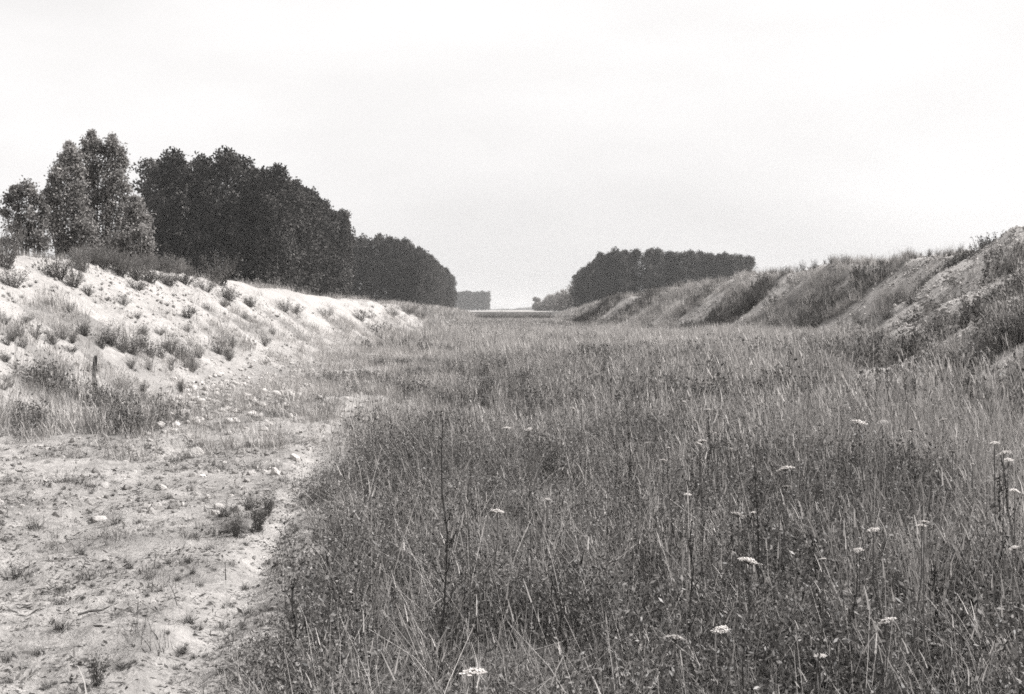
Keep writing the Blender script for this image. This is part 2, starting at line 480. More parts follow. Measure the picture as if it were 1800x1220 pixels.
GC = np.maximum(GC, 0.7 * sstep(.8, 1., _s2) * sstep(-.1, .3, fbm(GX, GY, .2, 2, 151)) * (GY < 110))
_t = GX - track_x(GY)
GC = np.maximum(GC, .95 * np.exp(-(_t / .13) ** 2) * sstep(5.5, 7, GY) * (1 - sstep(15, 19, GY)))
for _y0, _w in ((59.0, 3.4), (39.0, 2.6), (30., 1.6)):
    GC = np.maximum(GC, .9 * np.exp(-np.abs((GY - _y0 - .08 * (GX - 14)) / _w) ** 3) * sstep(-.3, 0, _s2))
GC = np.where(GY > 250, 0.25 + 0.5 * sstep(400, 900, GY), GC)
GV = np.where(GY > 400, 0.1 + 0.5 * sstep(.0, .3, fbm(GX, GY, .004, 2, 5)), GV)

def sheet(name, mask_face, label, cat):
    iy, ix = np.nonzero(mask_face)
    a = iy * NU + ix
    Fq = np.stack([a, a + 1, a + NU + 1, a + NU], 1)
    used, inv = np.unique(Fq, return_inverse=True)
    V = np.stack([GX.ravel()[used], GY.ravel()[used], GZ.ravel()[used]], 1)
    me = mesh_np(name, V, inv.reshape(-1, 4), M_EARTH, None, True)
    for nm, arr in (('veg', GV), ('chalk', np.clip(GC, 0, 1))):
        at_ = me.attributes.new(nm, 'FLOAT', 'POINT'); at_.data.foreach_set('value', arr.ravel()[used].astype(np.float32))
    return tag(ob(name, me), label, cat, kind='structure')

fx = (GX[:-1, :-1] + GX[1:, 1:]) / 2; fy = (GY[:-1, :-1] + GY[1:, 1:]) / 2
fl = (fx < -np.interp(fy, LY, L_TOE)) & (fx > -np.interp(fy, LY, L_CX) - 8) & (fy < 250)
fr = (fx > np.interp(fy, RY, R_TOE)) & (fx < np.interp(fy, RY, R_CX) + 30) & (fy < 250)
sheet('ground', ~(fl | fr), 'rough floor of the dry cutting, bare chalky soil and weeds, running on to the fields', 'ground')
sheet('chalk_embankment', fl, 'pale bare chalk bank sloping down to the cutting below the dark wood', 'embankment')
sheet('spoil_embankment', fr, 'overgrown ridged bank of tipped spoil, gravelly where its spurs run down', 'embankment')

# ------------------------------------------------------------------ trees
def crown_blob(mb, centres, radii, n_each, leaf, up, r, tone_lo=.7, tone_hi=1.3, flat=1.0):
    for c, rad in zip(centres, radii):
        n = int(n_each * (rad ** 2 if n_each < 60 else 1)) if False else n_each
        d = r.normal(size=(n, 3)); d /= np.linalg.norm(d, axis=1)[:, None]
        q = rad * r.uniform(0.25, 1.0, (n, 1)) ** 0.5
        P = c + d * q * np.array([1, 1, flat])
        mb.leaves(P, leaf * r.uniform(.7, 1.4, n), leaf * r.uniform(.5, .9, n), r.uniform(tone_lo, tone_hi, n) * r.uniform(.6, 1.35), up, r)

def poplar(seed, h=21.0, R0=2.9, base=2.0):
    r = np.random.default_rng(seed)
    tr = MB()
    ax = np.stack([r.normal(0, .12, 9).cumsum() * .5, r.normal(0, .12, 9).cumsum() * .5, np.linspace(-.4, h * .93, 9)], 1)
    ax[:, :2] -= ax[0, :2]
    tr.tube(ax, np.linspace(.26, .03, 9), 7)
    mb = MB(); C = []; Q = []
    for i in range(64):
        t = r.uniform(0, 1) ** .9
        z = base + t * (h - base)
        prof = min(1, (.62 + .9 * t)) * (1 - max(0, t - .55) ** 2.2 / .45 ** 2.2 * .5)
        rr = R0 * prof * r.uniform(.62, 1.12)
        a = r.uniform(0, 2 * math.pi)
        axp = np.array([np.interp(z, ax[:, 2], ax[:, 0]), np.interp(z, ax[:, 2], ax[:, 1]), z])
        tipp = axp + np.array([math.cos(a) * rr, math.sin(a) * rr, 0])
        st = axp - np.array([0, 0, rr * .9])
        if i % 2 == 0: tr.tube(np.stack([st, (st + tipp) / 2 + [0, 0, -.15 * rr], tipp]), [.07, .045, .015], 4)
        C.append(tipp * .85 + axp * .15); Q.append(r.uniform(.6, 1.1))
        if rr > 1.2: C.append(tipp * .45 + axp * .55 + [0, 0, r.uniform(-.5, .5)]); Q.append(r.uniform(.7, 1.0))
    for z in np.arange(base + 1, h, 1.1):
        C.append(np.array([np.interp(z, ax[:, 2], ax[:, 0]), np.interp(z, ax[:, 2], ax[:, 1]), z]) + r.normal(0, .25, 3)); Q.append(.8)
    C.append(np.array([ax[-1, 0], ax[-1, 1], h])); Q.append(.6)
    for a in np.arange(0, 6.2, .9):
        C.append(np.array([ax[-1, 0] + math.cos(a) * R0 * r.uniform(.25, .55), ax[-1, 1] + math.sin(a) * R0 * r.uniform(.25, .55), h * r.uniform(.9, .99)])); Q.append(r.uniform(.5, .9))
    crown_blob(mb, C, Q, 40, .40, .5, r, .5, 1.5, 1.3)
    return tr.mesh('trunk', M_BARK, True), mb.mesh('crown', M_POPLAR)

POP = [poplar(100 + i, 21 + .6 * math.sin(i * 2.1), 3.0 + .25 * (i % 3), 1.2 + .8 * (i % 2)) for i in range(7)]

def place_tree(name, pair, x, y, s, rz, label, group, sz=None, z=None, cat='tree'):
    e = ob(name, None, None, (x, y, gz(x, y) - .1 if z is None else z), (0, 0, rz), (s, s, s * (sz or 1)))
    e.empty_display_size = .5
    tag(e, label, cat, group)
    ob('trunk', pair[0], e); ob('crown', pair[1], e)
    return e

def ordn(k):
    w = 'first second third fourth fifth sixth seventh eighth ninth tenth eleventh twelfth thirteenth fourteenth fifteenth sixteenth seventeenth eighteenth nineteenth twentieth'.split()
    t = 'twenty-first twenty-second twenty-third twenty-fourth twenty-fifth twenty-sixth twenty-seventh twenty-eighth twenty-ninth thirtieth thirty-first'.split()
    return (w + t)[k]

def wood(x0, x1, y0, y1, dx, dy, h_scale, labels, group, depth_keep, edge='R', fall=0.0, rough=.03, dome=(.93, .98, 1)):
    k = 0
    for j, yy in enumerate(np.arange(y0, y1, dy)):
        for i, xx in enumerate(np.arange(x0, x1 + .1, dx)):
            fe = (x1 - xx) / dx if edge == 'R' else (xx - x0) / dx     # rows away from the side along the cutting
            front = j
            if front > depth_keep and fe > 2.2: continue
            x = xx + rng.uniform(-.7, .7); y = yy + rng.uniform(-.9, .9)
            side = fe < .5
            s = h_scale * rng.uniform(1 - rough, 1 + rough)
            s *= np.interp(fe, [0, 1, 2], dome)
            if edge == 'L': s *= np.interp(xx, [50, x1 - 5, x1], [1, .93, .84])
            s *= 1 - fall * (yy - y0) / (y1 - y0)
            nf = int(round(fe)) if edge == 'L' else i
            lab = (f'{ordn(nf)} ' + labels[0]) if front == 0 and not side else (f'{ordn(j)} ' + labels[1]) if side else labels[2]
            place_tree('poplar_tree', POP[rng.integers(len(POP))], x, y, s, rng.uniform(0, 6.28), lab, group)
            k += 1
    return k

nw1 = wood(-48.5, -30.5, 170, 238, 3.6, 4.9, .97,
     ['dark poplar, counted from the birches, in the front row of the tall wood',
      'dark poplar, counted from the near corner, along the cutting side of the tall wood',
      'dark poplar deep in the tall wood behind the chalk bank'], 'poplars of the tall dark wood behind the chalk bank', 2, 'R', .09, .035)
nw2 = wood(-54, -25, 340, 545, 3.6, 7.0, 0.95,
     ['poplar, counted from the tall wood, in the front row of the second wood',
      'poplar, counted from the near corner, along the cutting side of the second wood',
      'poplar in the middle of the second wood beyond the tall one'], 'poplars of the second wood beyond the tall one', 2, 'R', .12, .02, (.84, .95, 1))
nw3 = wood(25.5, 78, 405, 505, 3.6, 7.0, 0.93,
     ['poplar, counted from the cutting, in the front row of the flat-topped wood',
      'poplar, counted from the near corner, at the flat-topped wood end facing the cutting',
      'poplar inside the flat-topped wood behind the spoil bank'], 'poplars of the flat-topped wood behind the spoil bank', 2, 'L', .06, .015, (.78, .92, 1))
# gap and undergrowth bushes are added below

# far pale wood at the end of the cutting
for i in range(17):
    x = -67 + i * 2.5 + rng.uniform(-.8, .8)
    for j in range(2):
        place_tree('poplar_tree', POP[(i * 3 + j) % 7], x, 1420 + 12 * j + rng.uniform(-3, 3), .98 * rng.uniform(.96, 1.04), rng.uniform(0, 6), 
                   'tiny pale poplar in the hazy block of wood on the horizon', 'poplars of the hazy wood on the horizon')

def broadleaf(seed, h, clumps, leaf, n_each, mat, bark, stems=1, tone=(.65, 1.35), sr=.09):
    """clumps: list of (x, z, r) in the picture plane of the tree, depth random"""
    r = np.random.default_rng(seed)
    tr = MB(); mb = MB(); C = []; Q = []
    feet = [np.array([r.uniform(-.25, .25) * stems, r.uniform(-.3, .3) * stems, -.3]) for _ in range(stems)]
    for (x, z, rad) in clumps:
        for _ in range(2):
            c = np.array([x + r.normal(0, .15) * rad, r.normal(0, .75) * rad, z + r.normal(0, .15) * rad])
            C.append(c); Q.append(rad * r.uniform(.8, 1.25))
            f = feet[int(np.argmin([abs(q[0] - x) for q in feet]))]
            mid = np.array([f[0] * .6 + x * .4, c[1] * .3, z * .6])
            tr.tube(np.stack([f, (f + mid) / 2 + [0, 0, .2], mid, (mid + c) / 2 + [0, 0, .15 * rad], c]), np.array([1, .8, .55, .3, .1]) * sr * .6 * (.6 + .4 * z / h), 5)
    for c, rad in zip(C, Q):
        k = 11
        for _ in range(k):
            d = r.normal(size=3); d /= np.linalg.norm(d)
            cc = c + d * rad * r.uniform(.35, 1.0)
            n = int(n_each * r.uniform(.7, 1.3))
            P = cc + r.normal(size=(n, 3)) * rad * .42
            mb.leaves(P, leaf * r.uniform(.7, 1.4, n), leaf * r.uniform(.5, .9, n), r.uniform(tone[0], tone[1], n), .2, r)
    return tr.mesh('trunk', bark, True), mb.mesh('crown', mat)

# the birches at the top of the chalk bank (65 m away, picture plane in metres: 1 m = 35 photo pixels)
def px_tree(px, Yd):
    return (px - 900) / F * Yd
YB = 62.0
mpp = YB / F
def clumps_px(cx, zb, lst):
    return [((a - cx) * mpp, EYE - (b - HZ) * mpp - zb, r * mpp) for a, b, r in lst]
def birch(cx, yd, lst, seed, label, stems, n_each=26):
    x = px_tree(cx, yd); zb = gz(x, yd)
    h = max(EYE - (b - HZ) * mpp - zb for a, b, r in lst)
    e = place_tree('birch_tree', broadleaf(seed, h, clumps_px(cx, zb, lst), .12, int(n_each * 1.15), M_BIRCH, M_PALEBARK, stems), x, yd, 1, 0, label, 'birches on top of the chalk bank', z=zb)
    return e
birch(182, 62, [(161, 238, 6), (165, 248, 9), (158, 256, 9), (196, 246, 7), (201, 256, 9), (172, 262, 11), (208, 268, 10), (150, 268, 8), (190, 272, 12), (162, 280, 12), (214, 285, 9), (200, 292, 13), (176, 294, 12), (152, 300, 9), (212, 308, 11),
                (188, 312, 13), (166, 316, 11), (220, 328, 9), (204, 332, 13), (180, 336, 13), (216, 350, 12), (192, 356, 15), (168, 352, 12), (226, 368, 9), (208, 378, 16), (182, 384, 17), (222, 394, 12), (164, 396, 14), (200, 408, 17), (218, 420, 13), (178, 424, 16), (200, 440, 16), (225, 440, 12), (146, 312, 10), (148, 335, 13), (150, 358, 14), (152, 382, 15), (152, 408, 15)], 1,
      'tallest birch on the chalk bank with an airy pointed crown', 2, 20)
birch(125, 61, [(120, 262, 6), (126, 272, 9), (114, 282, 9), (134, 286, 10), (122, 296, 11), (104, 300, 8), (138, 306, 11), (114, 314, 12), (96, 318, 8), (128, 326, 13), (100, 334, 11), (142, 334, 11), (84, 342, 7), (116, 346, 14), (92, 352, 11), (136, 354, 14),
                (80, 366, 8), (104, 368, 15), (126, 374, 16), (148, 374, 13), (90, 386, 13), (112, 394, 16), (138, 398, 17), (158, 404, 13), (96, 410, 14), (122, 416, 17), (146, 424, 17), (104, 432, 14), (166, 432, 16), (130, 440, 16), (182, 444, 14)], 2,
      'bushy dark birch leaning against the tallest one on the chalk bank', 3, 22)
birch(235, 60, [(236, 356, 6), (243, 372, 9), (228, 378, 10), (250, 390, 10), (236, 398, 12), (220, 404, 12), (254, 410, 10), (242, 420, 13), (226, 428, 14), (256, 432, 10), (208, 432, 12), (240, 446, 14), (220, 452, 13), (258, 452, 9), (200, 455, 12)], 3,
      'low pale birch at the edge of the clump beside the dark wood', 2, 22)
birch(38, 58, [(26, 346, 7), (48, 340, 7), (36, 356, 9), (16, 362, 8), (56, 354, 9), (66, 364, 8), (28, 372, 9), (48, 374, 9), (74, 378, 7), (60, 388, 8), (14, 384, 8), (34, 394, 8), (68, 402, 9), (52, 408, 7), (22, 410, 9), (40, 420, 9), (66, 422, 10), (30, 434, 10), (54, 436, 10), (76, 436, 10), (14, 436, 9)], 4,
      'small thin birch with gaps in its crown near the picture edge', 3, 15)

# far trees along the spoil bank's end, growing paler with distance
for px, py, w, Yd, lab in [(1002, 503, 16, 560, 'round-topped tree against the end of the flat-topped wood'),
                           (988, 514, 12, 590, 'tree beside the round-topped one at the end of the cutting'),
                           (974, 518, 12, 640, 'middle tree of the short line at the end of the cutting'),
                           (962, 523, 10, 700, 'low tree in the short line at the end of the cutting'),
                           (951, 531, 8, 760, 'lowest bush-like tree ending the short line by the fields'),
                           (944, 523, 6, 820, 'lone small pale tree standing over the fields at the cutting end')]:
    k = Yd / F
    top = (HZ - py) * k + EYE - .9
    r_ = w * k
    cl_ = [(rng.uniform(-.6, .6) * r_, z, r_ * .55) for z in np.linspace(top * .25, top - r_ * .45, 7)] + [(-r_ * .7, top * .4, r_ * .5), (r_ * .7, top * .4, r_ * .5)]
    place_tree('broadleaf_tree', broadleaf(int(px), top, cl_, .75, 18, M_BIRCH, M_BARK, 1, sr=.25), (px - 900) * k, Yd, 1, 0, lab, 'trees at the end of the cutting')

# ------------------------------------------------------------------ shrubs
def shrub(seed, n_st, h, spread, leaf, per, mat=M_SHRUB, up=1.0, dens_lo=.25):
    r = np.random.default_rng(seed)
    st = MB(); lf = MB()
    for i in range(n_st):
        a = r.uniform(0, 6.283); q = r.uniform(0, 1) ** .6
        hh = h * r.uniform(.35, 1.0) * (1 - .2 * q)
        P = [np.array([math.cos(a) * q * spread * .25, math.sin(a) * q * spread * .25, -.05])]
        for t in (.35, .7, 1.0):
            P.append(np.array([math.cos(a) * q * spread * (.25 + .75 * t), math.sin(a) * q * spread * (.25 + .75 * t), hh * t]) + r.normal(0, .03 * h, 3))
        P = np.array(P)
        st.tube(P, np.array([.010, .007, .005, .002]) * h, 4)
        n = per
        tt = r.uniform(dens_lo, 1.0, n)
        pts = np.stack([np.interp(tt, [0, .35, .7, 1], P[:, c]) for c in range(3)], 1) + r.normal(0, .06 * h, (n, 3))
        lf.leaves(pts, leaf * r.uniform(.7, 1.4, n), leaf * r.uniform(.35, .6, n), r.uniform(.6, 1.4, n), up, r)
    return st.mesh('stems', M_BARK), lf.mesh('foliage', mat)

SHR = [shrub(300 + i, 34, 1.0, .6 + .12 * (i % 3), .055, 42, M_SHRUB, 1.2, .1) for i in range(4)]
def place_shrub(px, py, hpx, label, group=None, pair=None, wide=1.0, name='shrub', Yfix=None, cat='shrub'):
    if Yfix is None: x, yv, z = at(px, py)
    else: yv = Yfix; x = (px - 900) / F * yv; z = gz(x, yv)
    s = hpx * yv / F
    wide = wide * rng.uniform(.8, 1.2)
    e = ob(name, None, None, (x, yv, z), (0, 0, rng.uniform(0, 6.28)), (s * wide, s * wide, s))
    tag(e, label, cat, group)
    pr = pair or SHR[rng.integers(4)]
    ob('stems', pr[0], e); ob('foliage', pr[1], e)
    return e

place_shrub(385, 500, 64, 'largest feathery shrub on the crest of the chalk bank before the dark wood', wide=1.0)
place_shrub(402, 528, 34, 'dark rounded shrub just below the largest one on the chalk bank', wide=1.25)
place_shrub(362, 512, 30, 'small shrub on the other side of the largest one on the bank crest', wide=1.2)
place_shrub(440, 540, 24, 'low dark tuft-like shrub high on the chalk slope, left of the wind-bent pair', wide=1.3)
place_shrub(500, 548, 28, 'first of two ragged shrubs high on the bare chalk slope')
place_shrub(520, 552, 22, 'second of two ragged shrubs high on the bare chalk slope', wide=1.2)
place_shrub(573, 558, 22, 'lone ragged shrub half way along the bare chalk slope', wide=1.2)
place_shrub(632, 562, 20, 'little dark shrub on the bare chalk slope, nearer the far end', wide=1.1)
place_shrub(690, 556, 20, 'first shrub where the chalk bank grows over at its far end', wide=1.3)
place_shrub(716, 552, 22, 'tallest shrub where the chalk bank grows over at its far end', wide=1.2)
place_shrub(740, 560, 18, 'last low shrub where the chalk bank grows over at its far end', wide=1.6)
place_shrub(8, 470, 95, 'tall blurred bush cut off by the picture edge on the chalk bank', wide=.6)
place_shrub(22, 505, 45, 'low bush under the tall cut-off one on the chalk bank', wide=.9)
place_shrub(100, 490, 62, 'dark feathery shrub on the bank crest below the bushy birch', wide=.8)
place_shrub(128, 505, 52, 'slanting shrub beside the eroded gully on the bank crest', wide=.8)
place_shrub(145, 478, 57, 'upright shrub on the bank crest in front of the tallest birch', wide=.8)
place_shrub(178, 470, 46, 'shrub on the bank crest right under the tallest birch', wide=1.1)
place_shrub(208, 482, 54, 'pale leafy shrub on the bank crest, third from the bushy birch', wide=1.0)
place_shrub(236, 492, 52, 'pale leafy shrub at the edge of the birch clump', wide=1.0)
place_shrub(262, 496, 39, 'low shrub on the crest where the dark wood begins', wide=1.4)
place_shrub(296, 502, 36, 'low shrub on the crest, first before the black shade of the wood', wide=1.3)
place_shrub(325, 500, 33, 'low shrub on the crest, second before the black shade of the wood', wide=1.5)
place_shrub(155, 520, 24, 'small ragged shrub in the eroded gully below the crest', wide=1.0)
place_shrub(240, 510, 26, 'small ragged shrub a little below the crest under the birch clump', wide=1.1)
for i in range(26):
    px = rng.uniform(85, 345); x, yv, z = skyline(px, 20, 48)
    place_shrub(px, 0, rng.uniform(16, 40), 'ragged scrub plant in the thicket along the chalk bank crest under the birches', 'scrub along the chalk bank crest', SHR[i % 4], rng.uniform(.8, 1.4), 'shrub', yv + rng.uniform(-1.6, 1.2))
for i in range(46):
    px = rng.uniform(0, 470); py = rng.uniform(535, 690)
    x, yv, z = at(px, py)
    if -x < np.interp(yv, LY, L_TOE) - .6 or fbm(np.array([x]), np.array([yv]), .5, 2, 77)[0] < -.15: continue
    place_shrub(px, py, rng.uniform(12, 30), 'small ragged weed scattered over the lower chalk slope', 'ragged weeds on the lower chalk slope', SHR[i % 4], rng.uniform(.7, 1.3), 'weed', cat='weed')
# bushes between bank and wood
for px, hp, lab in [(430, 48, 'first of the dim bushes at the foot of the dark wood behind the crest'), (455, 40, 'second of the dim bushes at the foot of the dark wood behind the crest'),
                    (480, 44, 'third of the dim bushes at the foot of the dark wood behind the crest'), (345, 42, 'dim bush in the shade at the dark wood, behind the largest shrub'),
                    (510, 36, 'fourth of the dim bushes at the foot of the dark wood behind the crest')]:
    place_shrub(px, 0, hp * 1.9, lab, 'bushes at the foot of the dark wood', wide=.9, Yfix=120, name='bush', cat='bush')
# tall weeds half way up the near chalk slope
WEED = [shrub(340 + i, 22, 1.0, .5, .045, 46, M_SHRUB, 1.2, .08) for i in range(4)]
wl = [(178, 612, 46), (196, 606, 52), (214, 618, 48), (232, 622, 52), (248, 612, 44), (264, 628, 40), (282, 630, 46), (300, 622, 50), (318, 632, 48), (334, 636, 42), (350, 628, 40), (384, 622, 52), (400, 628, 30),
      (92, 604, 40), (62, 596, 44), (40, 612, 36), (110, 596, 34), (14, 606, 34), (300, 652, 28), (262, 650, 28), (230, 648, 30), (465, 608, 26), (480, 588, 20), (430, 560, 16)]
ords = 'first second third fourth fifth sixth seventh eighth ninth tenth eleventh twelfth'.split()
for i, (a, b, c) in enumerate(wl):
    lab = (f'tall feathery weed, {ords[i]} in the row across the near chalk slope' if i < 12 else
           'tall feathery weed standing alone on the near chalk slope above or below the row')
    place_shrub(a, b, c, lab, 'tall weeds on the near chalk slope', WEED[i % 4], .9, 'weed', cat='weed')
# hedge across the end of the floor
for i, px in enumerate(np.linspace(848, 962, 14)):
    place_shrub(px, 0, rng.uniform(12, 18), 'dark low bush in the line closing the far end of the cutting', 'bushes closing the far end', wide=1.6, Yfix=214 + rng.uniform(-4, 4), name='bush', cat='bush')
# dark bushes and weeds on the spoil bank
for px, py, hp, lab in [(1195, 505, 14, 'round dark bush on the spoil bank crest before the flat-topped wood'), (1180, 586, 22, 'dark bush low on the spoil bank toe, first of two'), (1212, 588, 22, 'dark bush low on the spoil bank toe, second of two'),
                        (1640, 582, 42, 'dark bush filling the gully between the two gravel spurs'), (1668, 570, 34, 'dark bush higher up the gully between the gravel spurs'),
                        (1560, 560, 40, 'dark weedy bush in the gully above the longest gravel spur'), (1600, 535, 34, 'dark weedy bush higher along the longest gravel spur'), (1510, 575, 38, 'dark weedy bush at the bottom end of the longest gravel spur'),
                        (1725, 640, 40, 'dark bush at the toe of the nearest spur by the picture edge'), (1780, 480, 34, 'dark bush on the top of the high gravel mound'),
                        (1480, 580, 30, 'weedy bush on the spoil bank a little short of the longest spur'), (1410, 560, 26, 'weedy bush on the slope of the spoil bank below its bright crest'), (930, 606, 14, 'small dark bush on the floor in the middle distance, first of two'), (962, 605, 13, 'small dark bush on the floor in the middle distance, second of two')]:
    place_shrub(px, py, hp, lab, None, WEED[rng.integers(4)] if 'weedy' in lab else None, 1.1, 'bush', cat='bush')
for i, px in enumerate(np.linspace(1352, 1692, 30)):
    px = px + rng.uniform(-5, 5)
    x, yv, z = skyline(px, 45, 130)
    place_shrub(px, 0, rng.uniform(8, 24), 'thin weed standing against the sky on the spoil bank crest', 'weeds along the spoil bank skyline', WEED[i % 4], .8, 'weed', Yfix=yv - .3, cat='weed')

# ------------------------------------------------------------------ wooden stake
def box_mesh(name, w, d, h, mat, seg=6, jit=.006):
    mb = MB(); r = np.random.default_rng(3)
    P = np.array([[r.normal(0, jit), r.normal(0, jit), t * h] for t in np.linspace(0, 1, seg)])
    a = np.array([[-1, -1], [1, -1], [1, 1], [-1, 1]]) * np.array([w / 2, d / 2])
    V = []; Fq = []
    for p in P:
        for q in a: V.append([p[0] + q[0] + r.normal(0, jit * .4), p[1] + q[1], p[2]])
    for i in range(seg - 1):
        for j in range(4): Fq.append([i * 4 + j, i * 4 + (j + 1) % 4, (i + 1) * 4 + (j + 1) % 4, (i + 1) * 4 + j])
    n = len(V); c = P[-1]
    for q in a * .55: V.append([c[0] + q[0], c[1] + q[1], c[2] + .03])
    for j in range(4): Fq.append([n - 4 + j, n - 4 + (j + 1) % 4, n + (j + 1) % 4, n + j])
    Fq.append([n, n + 1, n + 2, n + 3])
    mb.add(V, Fq, 1.0)
    return mb.mesh(name, mat)
x, yv, z = at(165, 690)
tag(ob('wooden_stake', box_mesh('wooden_stake', .062, .05, .68, M_WOOD), None, (x, yv, z - .1), (R(3), R(2), .3)), 'dark weathered wooden stake standing at the foot of the chalk bank', 'stake')

# ------------------------------------------------------------------ stones
def stone_mesh(seed, mat, sub=2):
    import bmesh
    r = np.random.default_rng(seed)
    bm = bmesh.new(); bmesh.ops.create_icosphere(bm, subdivisions=sub, radius=1)
    pl = [(lambda d: d / np.linalg.norm(d))(r.normal(size=3)) for _ in range(9)]; ds = r.uniform(.55, .9, 9)
    for v in bm.verts:
        p = np.array(v.co)
        for nrm, dd in zip(pl, ds):
            e = p @ nrm - dd
            if e > 0: p = p - nrm * e * .9
        p = p * np.array([1.0, .8, .62]) * (1 + .04 * r.normal())
        v.co = p
    me = bpy.data.meshes.new('stone'); bm.to_mesh(me); bm.free(); me.materials.append(mat)
    return me
ST = [stone_mesh(500 + i, M_CHALK) for i in range(6)]
GR = [stone_mesh(520 + i, M_GRIT, 1) for i in range(5)]
def place_stone(x, yv, s, label, group=None, z=None):
    o = ob('stone', ST[rng.integers(6)], None, (x, yv, gz(x, yv) + s * .22), (rng.uniform(-.4, .4), rng.uniform(-.4, .4), rng.uniform(0, 6.28)), s)
    return tag(o, label, 'stone', group)
for px, py, w, lab in [(343, 803, 28, 'largest white chalk stone, alone on the bare floor of the cutting'), (510, 698, 18, 'white stone beside its twin at the end of the scree'), (485, 696, 16, 'pale wedge-shaped stone beside the white one at the end of the scree'),
                       (386, 684, 16, 'biggest stone in the middle of the scree heap'), (265, 722, 18, 'flat white stone at the near end of the scree'), (278, 738, 14, 'white stone just below the flat one at the near end of the scree'),
                       (306, 727, 12, 'small white stone next to the near end of the scree'), (464, 757, 12, 'pale stone in the grass below the scree'), (737, 832, 18, 'white stone lying in the edge of the weeds beyond the track')]:
    x, yv, z = at(px, py)
    place_stone(x, yv, w * yv / F * .72, lab)
n = 0
while n < 280:
    px = rng.normal(400, 100); py = rng.normal(698 - (px - 385) * .18, 26)
    if not (200 < px < 620): continue
    x, yv, z = at(px, py)
    place_stone(x, yv, rng.uniform(.03, .085) * (1.4 if rng.random() < .12 else 1), 'small pale stone among the scree at the foot of the chalk bank', 'scree stones')
    n += 1

# ------------------------------------------------------------------ plant pieces for the uncountable growth
def pts_disc(n, rad, r=rng):
    a = r.uniform(0, 6.283, n); q = rad * np.sqrt(r.uniform(0, 1, n))
    return np.stack([np.cos(a) * q, np.sin(a) * q, np.full(n, -.02)], 1)

def grass_clump(n, rad, hlo, hhi, w, lean=.25, bend=.25, seeds=.4, mat=None, tone=(.45, 1.5), seed_w=2.2):
    mb = MB()
    hgt = rng.uniform(hlo, hhi, n) * rng.uniform(.5, 1, n) ** .5
    tn = rng.uniform(tone[0], tone[1], n)
    az = rng.uniform(0, 6.283, n)
    tips = mb.blades(pts_disc(n, rad), hgt, w * rng.uniform(.7, 1.3, n), rng.uniform(0, lean, n), az, rng.uniform(0, bend, n), tn, 3, .35)
    k = int(n * seeds)
    if k:
        s = tips[:k].copy(); s[:, 2] -= .03
        mb.blades(s, rng.uniform(.05, .11, k), w * seed_w, rng.uniform(0, .4, k), az[:k], .2, np.minimum(tn[:k] * 1.1, 1.25), 2, .3)
    return mb

def herb_clump(stems, rad, hlo, hhi, leaf, per, w, tone=(.35, 1.6)):
    mb = MB()
    hgt = rng.uniform(hlo, hhi, stems); az = rng.uniform(0, 6.283, stems); B = pts_disc(stems, rad)
    ln = rng.uniform(0, .45, stems)
    tips = mb.blades(B, hgt, w, ln, az, .1, rng.uniform(.5, 1.1, stems), 2, .5)
    for i in range(stems):
        t = rng.uniform(.15, 1.05, per)[:, None]
        P = B[i] + (tips[i] - B[i]) * t + rng.normal(0, .028, (per, 3))
        mb.leaves(P, leaf * rng.uniform(.6, 1.5, per), leaf * rng.uniform(.3, .6, per), rng.uniform(tone[0], tone[1], per), .3)
    return mb

def scatter(name, meshes, P, scale, label, cat, tilt=.12, rz=None):
    """one object of uncountable growth: the pieces are set on points by geometry nodes"""
    sc_ = bpy.data.collections.new(name + '_pieces')
    for me in meshes: sc_.objects.link(bpy.data.objects.new(name + '_piece', me))
    n = len(P)
    me = bpy.data.meshes.new(name)
    me.vertices.add(n); me.vertices.foreach_set('co', np.asarray(P, np.float32).ravel())
    a = me.attributes.new('rot', 'FLOAT_VECTOR', 'POINT')
    rot = np.stack([rng.normal(0, tilt, n), rng.normal(0, tilt, n), rng.uniform(0, 6.283, n)], 1).astype(np.float32)
    a.data.foreach_set('vector', rot.ravel())
    a = me.attributes.new('scl', 'FLOAT', 'POINT'); a.data.foreach_set('value', np.asarray(scale, np.float32))
    a = me.attributes.new('pick', 'INT', 'POINT'); a.data.foreach_set('value', rng.integers(0, len(meshes), n).astype(np.int32))
    o = ob(name, me)
    g = bpy.data.node_groups.new(name + '_scatter', 'GeometryNodeTree')
    g.interface.new_socket('Geometry', in_out='INPUT', socket_type='NodeSocketGeometry')
    g.interface.new_socket('Geometry', in_out='OUTPUT', socket_type='NodeSocketGeometry')
    gi = g.nodes.new('NodeGroupInput'); go = g.nodes.new('NodeGroupOutput')
    ci = g.nodes.new('GeometryNodeCollectionInfo'); ci.inputs['Collection'].default_value = sc_
    ci.inputs['Separate Children'].default_value = True; ci.inputs['Reset Children'].default_value = True
    ip = g.nodes.new('GeometryNodeInstanceOnPoints'); ip.inputs['Pick Instance'].default_value = True
    def attr(nm, ty):
        q = g.nodes.new('GeometryNodeInputNamedAttribute'); q.data_type = ty; q.inputs['Name'].default_value = nm; return q.outputs[0]
    er = g.nodes.new('FunctionNodeEulerToRotation')
    k = g.links.new
    k(attr('rot', 'FLOAT_VECTOR'), er.inputs[0])
    k(gi.outputs[0], ip.inputs['Points']); k(ci.outputs[0], ip.inputs['Instance'])
    k(attr('pick', 'INT'), ip.inputs['Instance Index']); k(er.outputs[0], ip.inputs['Rotation']); k(attr('scl', 'FLOAT'), ip.inputs['Scale'])
    k(ip.outputs[0], go.inputs[0])
    md = o.modifiers.new('scatter', 'NODES'); md.node_group = g
    return tag(o, label, cat, kind='stuff')

